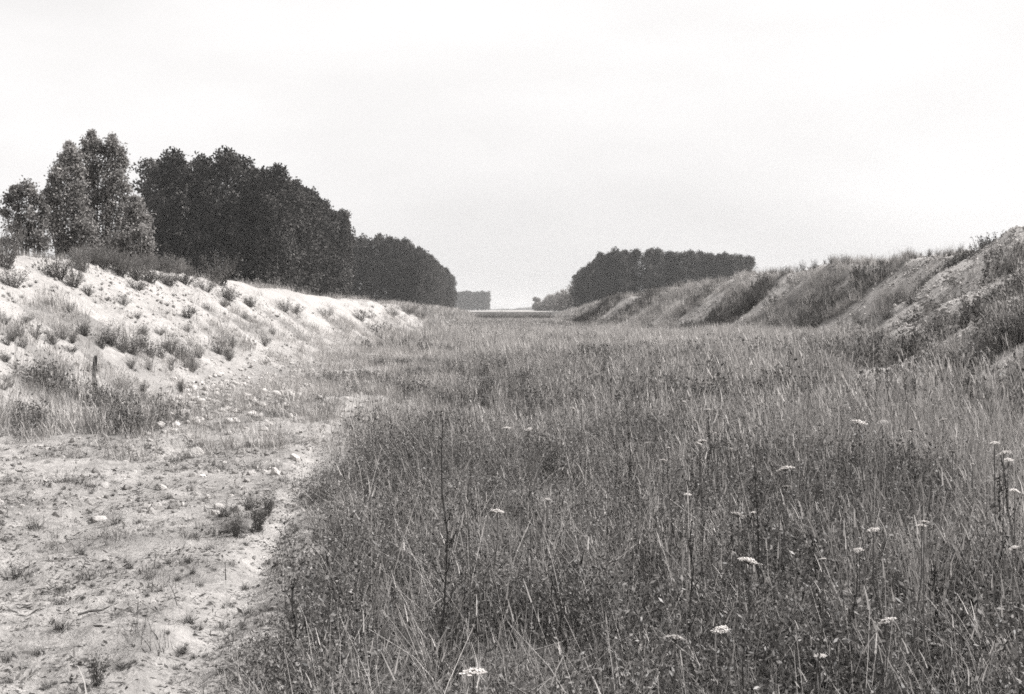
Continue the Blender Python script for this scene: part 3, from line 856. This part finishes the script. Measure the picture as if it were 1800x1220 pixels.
def spread(density, y0, y1, wide=.5, pad=1.5, xmin=None, xmax=None, mask=None):
    """points per square metre over the wedge of land in view (and a margin), kept by the mask"""
    a0 = -(pad + wide * y1) if xmin is None else xmin; a1 = (pad + wide * y1) if xmax is None else xmax
    n = int((a1 - a0) * (y1 - y0) * density)
    X = rng.uniform(a0, a1, n); Y = rng.uniform(y0, y1, n)
    ok = np.abs(X) < pad + wide * Y
    X = X[ok]; Y = Y[ok]
    if mask is not None:
        ok = rng.uniform(0, 1, len(X)) < mask(X, Y)
        X = X[ok]; Y = Y[ok]
    return np.stack([X, Y, H(X, Y)], 1)

def lush(X, Y):       # the thick growth of the floor
    hole = 1 - .9 * sstep(.16, .36, fbm(X, Y, 1.0, 3, 291))
    return hole * np.clip((veg(X, Y) - .66) / .25, 0, 1) * (Y < 240)
STK = at(165, 690)
def sparse(X, Y):
    v = veg(X, Y)
    v = v * (1 - np.exp(-((X - STK[0] * Y / STK[1]) / .35) ** 2 - ((Y - STK[1] + .7) / 1.6) ** 2))
    v = v * (1 - .6 * np.exp(-((X + 6.0) / .9) ** 2) * sstep(18, 21, Y) * (1 - sstep(34, 42, Y)))
    return np.where(v > .8, .0, np.clip((v - .12) / .4, 0, 1) * .9)
def is_bank_r(X, Y):
    return X > np.interp(Y, RY, R_TOE) - 1.0
def is_bank_l(X, Y):
    return -X > np.interp(Y, LY, L_TOE) - .3
def tall(X, Y):        # how tall the meadow stands: short by the track, high towards the spoil bank
    return .6 + .5 * sstep(-1, 5, X) * sstep(3, 10, Y) + .3 * vn(X, Y, .45, 211) + .15 * vn(X, Y, 1.4, 213)

# near leafy weeds
hn = [herb_clump(26, .2, .10, .36, .019, 38, .003, (.25, 1.9)).mesh('piece', M_HERB) for _ in range(5)]
def spec(X, Y):
    return sstep(-.22, .18, fbm(X, Y, .55, 3, 311) - .25 * sstep(2, 6, X))
P = spread(30, 2.6, 15, mask=lambda X, Y: lush(X, Y) * (.35 + .65 * spec(X, Y)) * (1 - .45 * sstep(1.5, 4.5, X) * sstep(4, 9, Y)))
scatter('leafy_weeds', hn, P, rng.uniform(.6, 1.35, len(P)) * (0.65 + .6 * tall(P[:, 0], P[:, 1])), 'low leafy weeds knitting over the near floor of the cutting', 'weeds', .15)
hm = [herb_clump(16, .3, .15, .42, .045, 16, .007).mesh('piece', M_HERB) for _ in range(4)]
P = spread(9, 15, 42, mask=lush)
scatter('leafy_weeds', hm, P, rng.uniform(.7, 1.3, len(P)) * tall(P[:, 0], P[:, 1]) * 1.15, 'low leafy weeds covering the floor in the middle distance', 'weeds', .15)

# grass, coarser pieces farther off
gn = [grass_clump(34, .16, .25, .72, .0034, .35, .35).mesh('piece', M_GRASS) for _ in range(5)]
P = spread(30, 2.6, 15, mask=lambda X, Y: lush(X, Y) * (1 - .7 * spec(X, Y)) * (.35 + .65 * sstep(-1.5, 4, X + .15 * Y + 1.2 * vn(X, Y, .5, 5))))
scatter('meadow_grass', gn, P, rng.uniform(.6, 1.25, len(P)) * tall(P[:, 0], P[:, 1]), 'dry seeding grass standing over the near weeds', 'grass')
gl = [grass_clump(16, .2, .3, .75, .0032, .95, .5, .25, tone=(.5, 1.35)).mesh('piece', M_GRASS) for _ in range(5)]
P = spread(20, 2.6, 16, mask=lush)
scatter('tangled_stems', gl, P, rng.uniform(.5, 1.1, len(P)), 'pale bent stems tangled through the near weeds', 'grass', .3)
gd = [grass_clump(5, .3, .5, .95, .0042, .22, .12, .8, tone=(.5, 1.8), seed_w=1.7).mesh('piece', M_STALK) for _ in range(4)]
P = spread(4, 4.5, 30, mask=lush)
scatter('dark_stems', gd, P, rng.uniform(.5, 1.1, len(P)), 'thin dark upright stems rising through the meadow', 'stems', .1)
gb = [grass_clump(7, .12, .45, .95, .0045, .22, .18, .8, tone=(.6, 1.4), seed_w=2.0).mesh('piece', M_STRAW) for _ in range(4)]
P = spread(3.2, 2.8, 30, mask=lambda X, Y: lush(X, Y) * sstep(-1, 3, X + .1 * Y))
scatter('pale_stems', gb, P, rng.uniform(.5, 1.05, len(P)), 'pale upright stems with seed heads rising through the meadow', 'stems', .1)
gm = [grass_clump(30, .25, .35, .75, .0075, seeds=.35).mesh('piece', M_GRASS) for _ in range(5)]
P = spread(14, 15, 40, mask=lush)
scatter('meadow_grass', gm, P, rng.uniform(.6, 1.25, len(P)) * tall(P[:, 0], P[:, 1]) * .95, 'dry grass covering the floor in the middle distance', 'grass')
gf = [grass_clump(26, .4, .35, .75, .018, seeds=.0).mesh('piece', M_GRASS) for _ in range(5)]
P = spread(4.5, 40, 100, mask=lush)
scatter('meadow_grass', gf, P, rng.uniform(.5, 1.3, len(P)) * (.8 + .3 * vn(P[:, 0], P[:, 1], .2, 15)), 'dry grass covering the farther floor of the cutting', 'grass')
gv = [grass_clump(22, .8, .25, .5, .04, seeds=.0).mesh('piece', M_GRASS) for _ in range(4)]
P = spread(1.3, 100, 246, xmin=-14, xmax=16, mask=lambda X, Y: (veg(X, Y) > .5) * 1.0)
scatter('meadow_grass', gv, P, rng.uniform(.5, 1.1, len(P)), 'far grass at the end of the cutting floor and over its banks', 'grass')
# spoil bank growth
P = spread(7, 22, 125, xmin=7, xmax=40, mask=lambda X, Y: (is_bank_r(X, Y) * (veg(X, Y) - .25) * 1.4 * (X < np.interp(Y, RY, R_CX) + 5)).clip(0, 1))
scatter('bank_grass', gf[:3] + gm, P, rng.uniform(.5, 1.15, len(P)), 'tall dry grass and weeds overgrowing the spoil bank', 'grass')
hf = [herb_clump(14, .4, .2, .5, .09, 12, .012).mesh('piece', M_SHRUB) for _ in range(4)]
P = spread(2.6, 22, 170, xmin=7, xmax=40, mask=lambda X, Y: (is_bank_r(X, Y) * sstep(-.05, .35, fbm(X, Y, .25, 2, 231)) * veg(X, Y)))
scatter('bank_weeds', hf, P, rng.uniform(.6, 1.5, len(P)), 'dark leafy weeds patching the spoil bank', 'weeds')
def gully(X, Y):
    g = 0
    for y0, a, b in ((30.5, .8, 2.6), (39.8, 1.2, 5.0), (59.8, 1.5, 6.5), (71, 1.5, 6), (85, 2, 8), (113, 2, 9), (142, 2, 9)):
        d = Y - y0 - .08 * (X - 14)
        g = np.maximum(g, sstep(0, a, d) * (1 - sstep(a + .8, b, d)))
    sr = (X - np.interp(Y, RY, R_TOE)) / (np.interp(Y, RY, R_CX) - np.interp(Y, RY, R_TOE))
    return g * (.35 + .65 * sstep(-.3, .2, fbm(X, Y, .5, 2, 401))) * sstep(-.2, -.02, sr) * (1 - sstep(.75, .95, sr))
hg = [herb_clump(16, .4, .4, .95, .08, 22, .012, (.3, 1.2)).mesh('piece', M_GULLY) for _ in range(4)]
P = spread(5, 22, 165, xmin=6, xmax=30, mask=gully)
scatter('bank_weeds', hg, P, rng.uniform(.6, 1.2, len(P)), 'tall dark weeds choking the gullies between the spurs of the spoil bank', 'weeds')
P = spread(1.2, 40, 150, xmin=-9, xmax=12, mask=lambda X, Y: sstep(.1, .5, fbm(X, Y, .2, 2, 241)) * veg(X, Y))
scatter('floor_weeds', hf, P, rng.uniform(.5, 1.1, len(P)), 'dark leafy weeds patching the far floor of the cutting', 'weeds')
# short sparse growth on the bare side
gs = [grass_clump(34, .13, .05, .2, .004, .7, .5, .1, tone=(.35, 1.3)).mesh('piece', M_TURF) for _ in range(4)] + [herb_clump(14, .14, .02, .09, .022, 10, .003).mesh('piece', M_SHRUB) for _ in range(3)]
P = spread(34, 2.6, 24, xmax=0, mask=lambda X, Y: sparse(X, Y) * ~is_bank_l(X, Y))
scatter('short_grass', gs, P, rng.uniform(.2, .8, len(P)), 'short patchy turf creeping over the bare chalky floor', 'grass')
gs2 = [grass_clump(26, .2, .12, .42, .008, .5, .4, .1, tone=(.5, 1.3)).mesh('piece', M_GRASS) for _ in range(4)]
P = spread(14, 14, 60, xmin=-16, xmax=-1, mask=lambda X, Y: sparse(X, Y))
scatter('short_grass', gs2, P, rng.uniform(.4, 1.1, len(P)), 'thin grass scattered over the chalk bank and its foot', 'grass')
P = spread(2.5, 50, 120, xmin=-12, xmax=-5, mask=lambda X, Y: sparse(X, Y))
scatter('short_grass', gs2, P, rng.uniform(.6, 1.6, len(P)), 'thin grass scattered over the far end of the chalk bank', 'grass')
# plant litter lying on the bare soil
def litter_piece():
    mb = MB(); n = 10
    C = np.stack([rng.normal(0, .06, n), rng.normal(0, .06, n), rng.uniform(.002, .012, n)], 1)
    a = rng.uniform(0, 6.283, n); l = rng.uniform(.006, .03, n)[:, None]; w = rng.uniform(.003, .008, n)[:, None]
    U = np.stack([np.cos(a), np.sin(a), rng.normal(0, .25, n)], 1); W = np.stack([-np.sin(a), np.cos(a), rng.normal(0, .4, n)], 1)
    mb.add(np.stack([C - U * l, C + W * w, C + U * l, C - W * w], 1), np.arange(4 * n).reshape(n, 4), rng.uniform(.3, 1.6, n))
    return mb.mesh('piece', M_SHRUB)
P = spread(70, 2.6, 16, xmax=.3, mask=lambda X, Y: sstep(-.35, .3, fbm(X * .7, Y, 1.7, 3, 271)) * (veg(X, Y) < .8))
scatter('plant_litter', [litter_piece() for _ in range(6)], P, rng.uniform(.5, 1.5, len(P)), 'dead leaf crumbs and straw bits littering the near bare soil', 'litter', .2)
P = spread(26, 2.6, 18, xmax=.3, mask=lambda X, Y: np.clip(1 - veg(X, Y), 0, 1) * sstep(-.2, .5, fbm(X, Y, .9, 2, 281)))
scatter('soil_clods', GR, P, .012 + .03 * rng.uniform(0, 1, len(P)) ** 4, 'dry clods of earth scattered over the near bare soil', 'clods', 1.0)
# gravel
def gmask(X, Y):
    return np.clip(1 - veg(X, Y) * 1.3, 0, 1)
P = spread(130, 2.6, 10, xmax=.3, mask=lambda X, Y: gmask(X, Y) * sstep(-.5, .5, fbm(X, Y, 1.2, 2, 251)))
scatter('gravel', GR, P, .004 + .011 * rng.uniform(0, 1, len(P)) ** 3 + .001, 'fine grit and pebbles strewn over the near bare soil', 'gravel', 1.0)
P = spread(60, 10, 46, xmin=-13, xmax=0, mask=lambda X, Y: gmask(X, Y) * sstep(-.4, .5, fbm(X, Y, .7, 2, 261)))
scatter('gravel', GR + ST[:2], P, .014 + .06 * rng.uniform(0, 1, len(P)) ** 4, 'pebbles strewn over the farther bare soil and the chalk bank', 'gravel', 1.0)
P = spread(60, 26, 115, xmin=9, xmax=30, mask=lambda X, Y: gmask(X, Y) * is_bank_r(X, Y) * np.where(Y > 70, .5, 1))
scatter('gravel', GR + ST[:3], P, .025 + .09 * rng.uniform(0, 1, len(P)) ** 3, 'coarse gravel covering the bare spurs of the spoil bank', 'gravel', 1.0)

# ------------------------------------------------------------------ single tufts on the bare ground
TU = [grass_clump(90, .05, .08, .2, .0035, .9, .5, 0, tone=(.4, 1.3)).mesh('blades', M_TURF) for _ in range(4)]
def tuft(px, py, w, label, group=None):
    x, yv, z = at(px, py)
    s = w * yv / F / .26
    tag(ob('grass_tuft', TU[rng.integers(4)], None, (x, yv, z), (0, 0, rng.uniform(0, 6)), (s, s, s * .8)), label, 'grass tuft', group)
for px, py, w, lab in [(28, 1014, 52, 'dark tuft of grass on bare soil at the picture edge'), (158, 1018, 36, 'dark compact tuft beside the edge tuft on bare soil'), (108, 1108, 66, 'spiky spreading tuft with long pale blades on bare soil'),
                       (10, 1162, 50, 'dark tuft cut by the lower corner of the picture'), (62, 1152, 44, 'loose tuft next to the one in the lower corner'), (278, 999, 22, 'small dark tuft alone in the bare patch'),
                       (258, 788, 36, 'upright tuft beside the largest white stone'), (228, 998, 36, 'flat brownish tuft left of the small dark one'), (108, 1040, 50, 'thin sprawling tuft between the dark compact ones'),
                       (395, 905, 60, 'broad tuft in front of the wheel track bend'), (440, 895, 70, 'broad bushy tuft beside the wheel track'), (410, 935, 60, 'low broad tuft just before the bushy one by the track'),
                       (330, 1095, 50, 'grey tuft in the middle of the near bare soil'), (390, 1105, 46, 'second grey tuft in the middle of the near bare soil'), (510, 1002, 40, 'tuft standing in the wheel track'), (60, 928, 56, 'flat dark tuft on the bare soil near the white patch'),
                       (205, 920, 50, 'flat dark tuft behind the compact ones'), (140, 975, 50, 'wide low tuft behind the compact ones'), (15, 1200, 40, 'half-hidden tuft in the lowest corner')]:
    tuft(px, py, w, lab)
n = 0
while n < 130:
    px = rng.uniform(0, 560); py = 780 + 430 * rng.uniform(0, 1) ** 1.3
    x, yv, z = at(px, py)
    if x > veg_edge(yv) - .1: continue
    if fbm(np.array([x]), np.array([yv]), .8, 2, 301)[0] < -.1: continue
    tuft(px, py, rng.uniform(12, 34) * (py - 545) / 450, 'small low tuft of grass scattered on the near bare soil', 'small tufts on the bare soil'); n += 1
n = 0
while n < 120:
    px = rng.uniform(0, 760); py = rng.uniform(470, 660)
    x, yv, z = at(px, py)
    if not (-x > np.interp(yv, LY, L_TOE) + .3 and -x < np.interp(yv, LY, L_CX)) or yv > 110: continue
    tuft(px, py, rng.uniform(6, 17), 'small dark tuft speckling the chalk slope', 'tufts on the chalk slope'); n += 1

# ------------------------------------------------------------------ wild carrots
def umbel(seed, rad=.05):
    r = np.random.default_rng(seed)
    fl = MB(); rays = MB()
    for i in range(24):
        a = i * 2.39996; q = rad * math.sqrt((i + .5) / 24)
        c = np.array([math.cos(a) * q, math.sin(a) * q, -.25 * q * q / rad + r.normal(0, .002)])
        rays.tube(np.array([[0, 0, -rad * .55], c * [.6, .6, 1] - [0, 0, rad * .12], c]), [.0012, .001, .0008], 3)
        n = 14
        P = c + r.normal(0, 1, (n, 3)) * np.array([.007, .007, .0035])
        U = np.stack([np.cos(t := r.uniform(0, 6.28, n)), np.sin(t), r.normal(0, .25, n)], 1)
        W = np.stack([-np.sin(t), np.cos(t), r.normal(0, .25, n)], 1)
        V = np.stack([P - U * .006, P + W * .006, P + U * .006, P - W * .006], 1)
        fl.add(V, np.arange(n * 4).reshape(n, 4), r.uniform(.85, 1.1, n))
    return fl.mesh('flower_head', M_PETAL if seed % 3 else M_FADED), rays.mesh('rays', M_HERB)
UM = [umbel(600 + i, .05 - .004 * (i % 3)) for i in range(6)]
def carrot_stem(seed, h):
    r = np.random.default_rng(seed); st = MB(); lf = MB()
    P = np.array([[r.normal(0, .012) * t * 2, r.normal(0, .012) * t * 2, t * h] for t in np.linspace(0, 1, 5)]); P[0, :2] = 0
    P[-1] = [P[-2][0], P[-2][1], h]
    st.tube(P, [.0035, .003, .0028, .0025, .002], 5)
    for z in (.2, .45):
        a = r.uniform(0, 6.28); b = np.array([math.cos(a), math.sin(a), .8]) * .16 + [0, 0, z * h]
        st.tube(np.array([[P[1][0], 0, z * h], b * .6 + np.array([0, 0, z * h]) * .4, b]), [.0018, .0015, .001], 3)
        n = 26
        C = np.array([0, 0, z * h]) + (b - [0, 0, z * h]) * r.uniform(.3, 1.1, (n, 1)) + r.normal(0, .018, (n, 3))
        lf.leaves(C, .024, .007, r.uniform(.6, 1.2, n), .2, r)
    return P[-1], st.mesh('stem', M_HERB), lf.mesh('leaves', M_HERB)
def carrot(px, py, w, label, h=.55, group=None, tilt=None):
    h = h + .1
    for it in range(4):
        x = 0
        Y = (EYE - h - (gz(x, 8) if it == 0 else gz((px - 900) / F * Y, Y))) * F / (py - HZ)
    Y = max(Y, 3.2); x = (px - 900) / F * Y; z = gz(x, Y)
    s = .95 * w * Y / F / .10
    tip, st, lv = carrot_stem(int(px * 7 + py), h)
    e = ob('wild_carrot', None, None, (x, Y, z), (0, 0, 0))
    tag(e, label, 'wildflower', group)
    ob('stem', st, e); ob('leaves', lv, e)
    f, ra = UM[rng.integers(6)]
    tl = tilt if tilt is not None else (rng.normal(-.05, .16), rng.normal(0, .22))
    hd = ob('flower_head', f, e, tip + np.array([0, 0, .025 * s]), (tl[0], tl[1], rng.uniform(0, 6)), s)
    hd.rotation_mode = 'ZYX'
    ob('rays', ra, hd)
CL = [(835, 1190, 46, 'big white umbel lowest in the picture, beside the tall dark stalk', .5), (1172, 1123, 32, 'white umbel low in the weeds, first of a close pair', .42), (1254, 1113, 32, 'white umbel low in the weeds, second of a close pair', .42),
      (1306, 992, 38, 'broad feathery white umbel in the middle of the weeds', .62), (1533, 1095, 32, 'flat white umbel low among the pale grass stems', .5), (1515, 747, 28, 'white umbel farthest up, first of two at the tall grass', .75), (1545, 746, 20, 'thin white umbel farthest up, second of two at the tall grass', .75),
      (1378, 828, 28, 'tilted white umbel above a dark hollow in the weeds', .68), (1298, 908, 26, 'tilted white umbel halfway up the weeds by a thin dark stalk', .62), (1233, 780, 22, 'slim white umbel in the middle distance above the dark bush', .7),
      (1550, 933, 24, 'white umbel on top of the pale grass stems, first of three', .68), (1606, 926, 20, 'white umbel on top of the pale grass stems, second of three', .68), (1626, 920, 18, 'white umbel on top of the pale grass stems, third of three', .7),
      (1770, 800, 24, 'upper of two stacked white umbels by the picture edge', .8), (1778, 812, 18, 'lower of two stacked white umbels by the picture edge', .78), (1745, 782, 18, 'small white umbel above the stacked pair by the picture edge', .8), (1690, 797, 14, 'small white umbel beside the stacked pair', .75),
      (1375, 857, 16, 'small white umbel right under the tilted one', .62), (876, 903, 24, 'flat white umbel alone in the low weeds left of centre', .5), (893, 755, 16, 'first small pale umbel in the middle distance', .6), (925, 757, 13, 'second small pale umbel in the middle distance', .6),
      (1790, 866, 20, 'white umbel cut by the picture edge below the stacked pair', .75), (1788, 967, 22, 'white umbel cut by the picture edge farther down', .65), (1212, 871, 15, 'small pale umbel between the centre weeds and the dark hollow', .6), (1655, 740, 14, 'faint small umbel in the tall grass near the gravel spur', .75),
      (965, 880, 12, 'tiny umbel close to the leaning pale stalk', .5), (1167, 812, 13, 'tiny umbel over the small dark plant in the middle', .6), (1432, 1155, 22, 'ragged pale umbel deep in the near grass', .35), (1528, 972, 16, 'dull umbel below the three on the grass stems', .55), (1490, 968, 14, 'dull umbel beside the dark hollow', .55)]
for px, py, w, lab, h in CL:
    carrot(px, py, w, lab, h, 'wild carrots in flower')
for i in range(30):
    px = rng.uniform(1000, 1700); py = rng.uniform(685, 800)
    if rng.random() < .3: px = rng.uniform(1250, 1795); py = rng.uniform(800, 1120)
    carrot(px, py, rng.uniform(5, 11) * (1 if py < 800 else 1.3), 'very small pale umbel dotted among the tall grass', rng.uniform(.55, .8), 'small distant umbels')

# ------------------------------------------------------------------ dead stalks
def stalk(px0, py0, px1, py1, label, mat, dark=True, thick=.006, group=None, name='dead_stalk'):
    x, Y, z = at(px0, py0) if py0 < 1500 else (0, 5, 0)
    k = Y / F
    top = np.array([(px1 - px0) * k, rng.uniform(-.1, .1), EYE - (py1 - HZ) * k - z])
    h = top[2]
    r = np.random.default_rng(int(px0 + py0))
    st = MB()
    ts = np.linspace(0, 1, 8)
    P = np.array([top * t + np.array([r.normal(0, .008), r.normal(0, .008), 0]) * (0 < t < 1) + np.array([.02 * math.sin(3 * t), 0, 0]) * t * (1 - t) * 4 for t in ts])
    st.tube(P, np.linspace(thick, thick * .35, 8), 5, 1.0)
    e = ob(name, None, None, (x, Y, z - .01)); tag(e, label, 'stalk', group)
    ob('stem', st.mesh('stem', mat), e)
    if dark:
        br = MB(); lv = MB()
        for t in r.uniform(.2, .95, 9):
            b = np.array([np.interp(t, ts, P[:, c]) for c in range(3)]); a = r.uniform(0, 6.28); l = r.uniform(.05, .2) * (1.1 - t)
            tip = b + np.array([math.cos(a) * l * .6, math.sin(a) * l * .6, l])
            br.tube(np.array([b, (b + tip) / 2 + [0, 0, -.1 * l], tip]), [thick * .4, thick * .3, thick * .2], 4)
            n = 12
            lv.leaves(b + (tip - b) * r.uniform(.1, 1.1, (n, 1)) + r.normal(0, .008, (n, 3)), .016, .008, r.uniform(.8, 1.6, n), .5, r)
        nn = 40; tt = r.uniform(.3, 1, nn)
        lv.leaves(np.stack([np.interp(tt, ts, P[:, c]) for c in range(3)], 1) + r.normal(0, .007, (nn, 3)), .018, .009, r.uniform(.8, 1.8, nn), .5, r)
        ob('branches', br.mesh('branches', mat), e); ob('seed_pods', lv.mesh('seed_pods', mat), e)
    else:
        lv = MB(); nn = 30; tt = r.uniform(.82, 1.02, nn)
        lv.leaves(np.stack([np.interp(tt, ts, P[:, c]) for c in range(3)], 1) + r.normal(0, .004, (nn, 3)), .02, .006, r.uniform(.8, 1.3, nn), 1.5, r)
        ob('seed_head', lv.mesh('seed_head', mat), e)
    return e
for a in [(770, 1212, 776, 735, 'tallest dark dead stalk, standing at the lower middle of the picture', .006), (1328, 1150, 1333, 815, 'straight dark stalk beside the broad feathery umbel', .006), (1427, 1130, 1428, 930, 'thin dark stalk in the dark hollow of the weeds', .005),
          (1630, 1190, 1636, 985, 'straight dark stalk among the pale grass stems', .006), (1750, 1090, 1756, 830, 'branched dark stalk near the picture edge', .006), (1200, 1214, 1222, 915, 'leaning dark stalk beside the pair of low umbels', .006),
          (1000, 1214, 968, 1010, 'short leaning dark stalk under the pale leaning one', .006), (497, 1200, 512, 1020, 'dark branched stalk rising from a bushy base on the track edge', .007), (1102, 930, 1100, 700, 'slender dark stalk at the centre of the meadow', .005),
          (1790, 1120, 1770, 800, 'dark stalk cut by the picture edge', .006), (1565, 820, 1563, 640, 'thin dark stalk in the tall grass farther off', .008), (1240, 905, 1246, 730, 'thin dark stalk in the middle meadow', .006)]:
    stalk(*a[:5], M_STALK, True, a[5], 'dark dead stalks in the weeds')
for a in [(990, 1160, 905, 800, 'long pale stalk leaning across the centre of the weeds'), (860, 1175, 745, 970, 'long pale stalk leaning beside the tallest dark one'), (1565, 1150, 1568, 955, 'palest upright grass stem, first of the bundle'), (1600, 1160, 1604, 940, 'pale upright grass stem, second of the bundle'),
          (1585, 1140, 1590, 950, 'pale upright grass stem, third of the bundle'), (1548, 1165, 1562, 960, 'pale upright grass stem, fourth of the bundle'), (1690, 1180, 1655, 1000, 'pale grass stem leaning away from the bundle'), (1100, 840, 1094, 690, 'single pale upright stem in the middle meadow'),
          (1000, 930, 1085, 850, 'pale stalk lying slantwise in the middle weeds'), (1070, 1100, 1180, 1010, 'pale stalk slanting up beside the low umbels'), (1308, 1215, 1285, 1120, 'pale stem low in the near grass'), (1500, 1180, 1490, 1030, 'pale stem with nodding head before the dark hollow'), (1735, 1200, 1742, 1060, 'pale stem under the branched dark stalk'),
          (500, 1175, 505, 1090, 'pale stem on the bare soil by the branched stalk'), (415, 930, 413, 840, 'pale stem above the bushy tuft by the track')]:
    stalk(*a[:5], M_STRAW, False, .0035, 'pale dry stems in the weeds', 'dry_stem')
# bushy weeds in the near foreground
NB = [shrub(380 + i, 20, 1.0, .45, .05, 50, M_TURF, .8, .1) for i in range(3)]
for px, py, hp, lab in [(505, 1212, 130, 'dark bushy weed at the foot of the branched stalk'), (170, 1205, 78, 'little dark sapling on bare soil at the bottom of the picture'), (1400, 930, 110, 'dark bushy weed filling the hollow below the tilted umbel'), (1122, 835, 40, 'small very dark plant in the middle of the meadow'),
                        (1440, 1120, 120, 'dark bushy weed behind the thin stalk in the hollow'), (1340, 1130, 100, 'dark bushy weed around the straight dark stalk'), (452, 935, 72, 'grey bushy weed standing just beside the wheel track'), (415, 945, 58, 'low bushy weed next to the one beside the wheel track'), (470, 905, 60, 'bushy weed behind the one beside the wheel track'), (1180, 715, 34, 'dark weed patch before the spoil bank, middle distance')]:
    place_shrub(px, py, hp, lab, None, NB[rng.integers(3)], .8, 'weed', cat='weed')
for i in range(58):
    Y = 4.3 + 17 * rng.uniform(0, 1) ** 1.2; x = rng.uniform(veg_edge(Y) + .3, .42 * Y)
    px = 900 + x / Y * F
    place_shrub(px, 0, F / Y * rng.uniform(.22, .55), 'dark bushy weed clump standing in the thick of the near meadow', 'dark weed clumps in the near meadow', NB[i % 3], rng.uniform(.7, 1.1), 'weed', Yfix=Y, cat='weed')
PB = [grass_clump(26, .07, .45, .85, .0045, .3, .25, .8, tone=(.6, 1.5), seed_w=2.0).mesh('grass_bundle', M_STRAW) for _ in range(4)]
for i in range(34):
    px = rng.uniform(1120, 1795) if i > 9 else rng.uniform(1530, 1660); py = rng.uniform(960, 1200) if i < 22 else rng.uniform(800, 960)
    x, yv, z = at(px, py)
    tag(ob('grass_bundle', PB[i % 4], None, (x, yv, z), (0, 0, rng.uniform(0, 6)), rng.uniform(.7, 1.05)), 'pale dry bundle of tall grass standing in the near meadow' if i > 9 else 'pale dry grass bundle among the brightest upright stems of the meadow', 'grass bundle', 'pale grass bundles in the meadow')
# dead twig on the soil
x, yv, z = at(165, 1080)
mb = MB(); mb.tube(np.array([[-.08, -.03, .012], [-.02, 0, .02], [.04, .01, .016], [.1, .05, .03]]), [.006, .007, .005, .002], 5); mb.tube(np.array([[.0, 0, .018], [.03, .05, .03]]), [.004, .002], 4)
tag(ob('dead_twig', mb.mesh('dead_twig', M_TWIG), None, (x, yv, z), (0, 0, .4)), 'dark dead twig lying on the bare soil behind the spiky tuft', 'twig')

# ------------------------------------------------------------------ far line of trees on the horizon and the haze
mb = MB(); r_ = np.random.default_rng(9)
n = 9000
X = r_.uniform(-1500, 1500, n); Y = 2900 + r_.uniform(-30, 30, n)
hh = (7 + 5 * vn(X, Y * 0, .008, 3) + 3 * vn(X, Y * 0, .05, 4)) 
Z = .9 + r_.uniform(0, 1, n) * hh
mb.leaves(np.stack([X, Y, Z], 1), r_.uniform(4, 9, n), r_.uniform(3, 6, n), r_.uniform(.7, 1.2, n), .2, r_)
tag(ob('treeline', mb.mesh('treeline', M_POPLAR)), 'faint line of far-off woods along the horizon', 'woods', kind='stuff')

m, t = new_mat('haze')
vo = t.nodes.new('ShaderNodeVolumePrincipled')
vo.inputs['Color'].default_value = (.97, .965, .96, 1)
vo.inputs['Density'].default_value = 0.0002
vo.inputs['Anisotropy'].default_value = 0.3
ou = t.nodes.new('ShaderNodeOutputMaterial'); t.links.new(vo.outputs[0], ou.inputs['Volume'])
lo = float(GZ.min()) - 1.0
x0, x1, y0, y1, z0, z1 = -2600, 2600, -60, 4100, lo, 30.0
V = [(x0, y0, z0), (x1, y0, z0), (x1, y1, z0), (x0, y1, z0), (x0, y0, z1), (x1, y0, z1), (x1, y1, z1), (x0, y1, z1)]
Fq = [(0, 3, 2, 1), (4, 5, 6, 7), (0, 1, 5, 4), (1, 2, 6, 5), (2, 3, 7, 6), (3, 0, 4, 7)]
tag(ob('haze', mesh_np('haze', V, Fq, m)), 'thin summer haze paling the far woods', 'haze', kind='stuff')
print('trees', nw1, nw2, nw3)
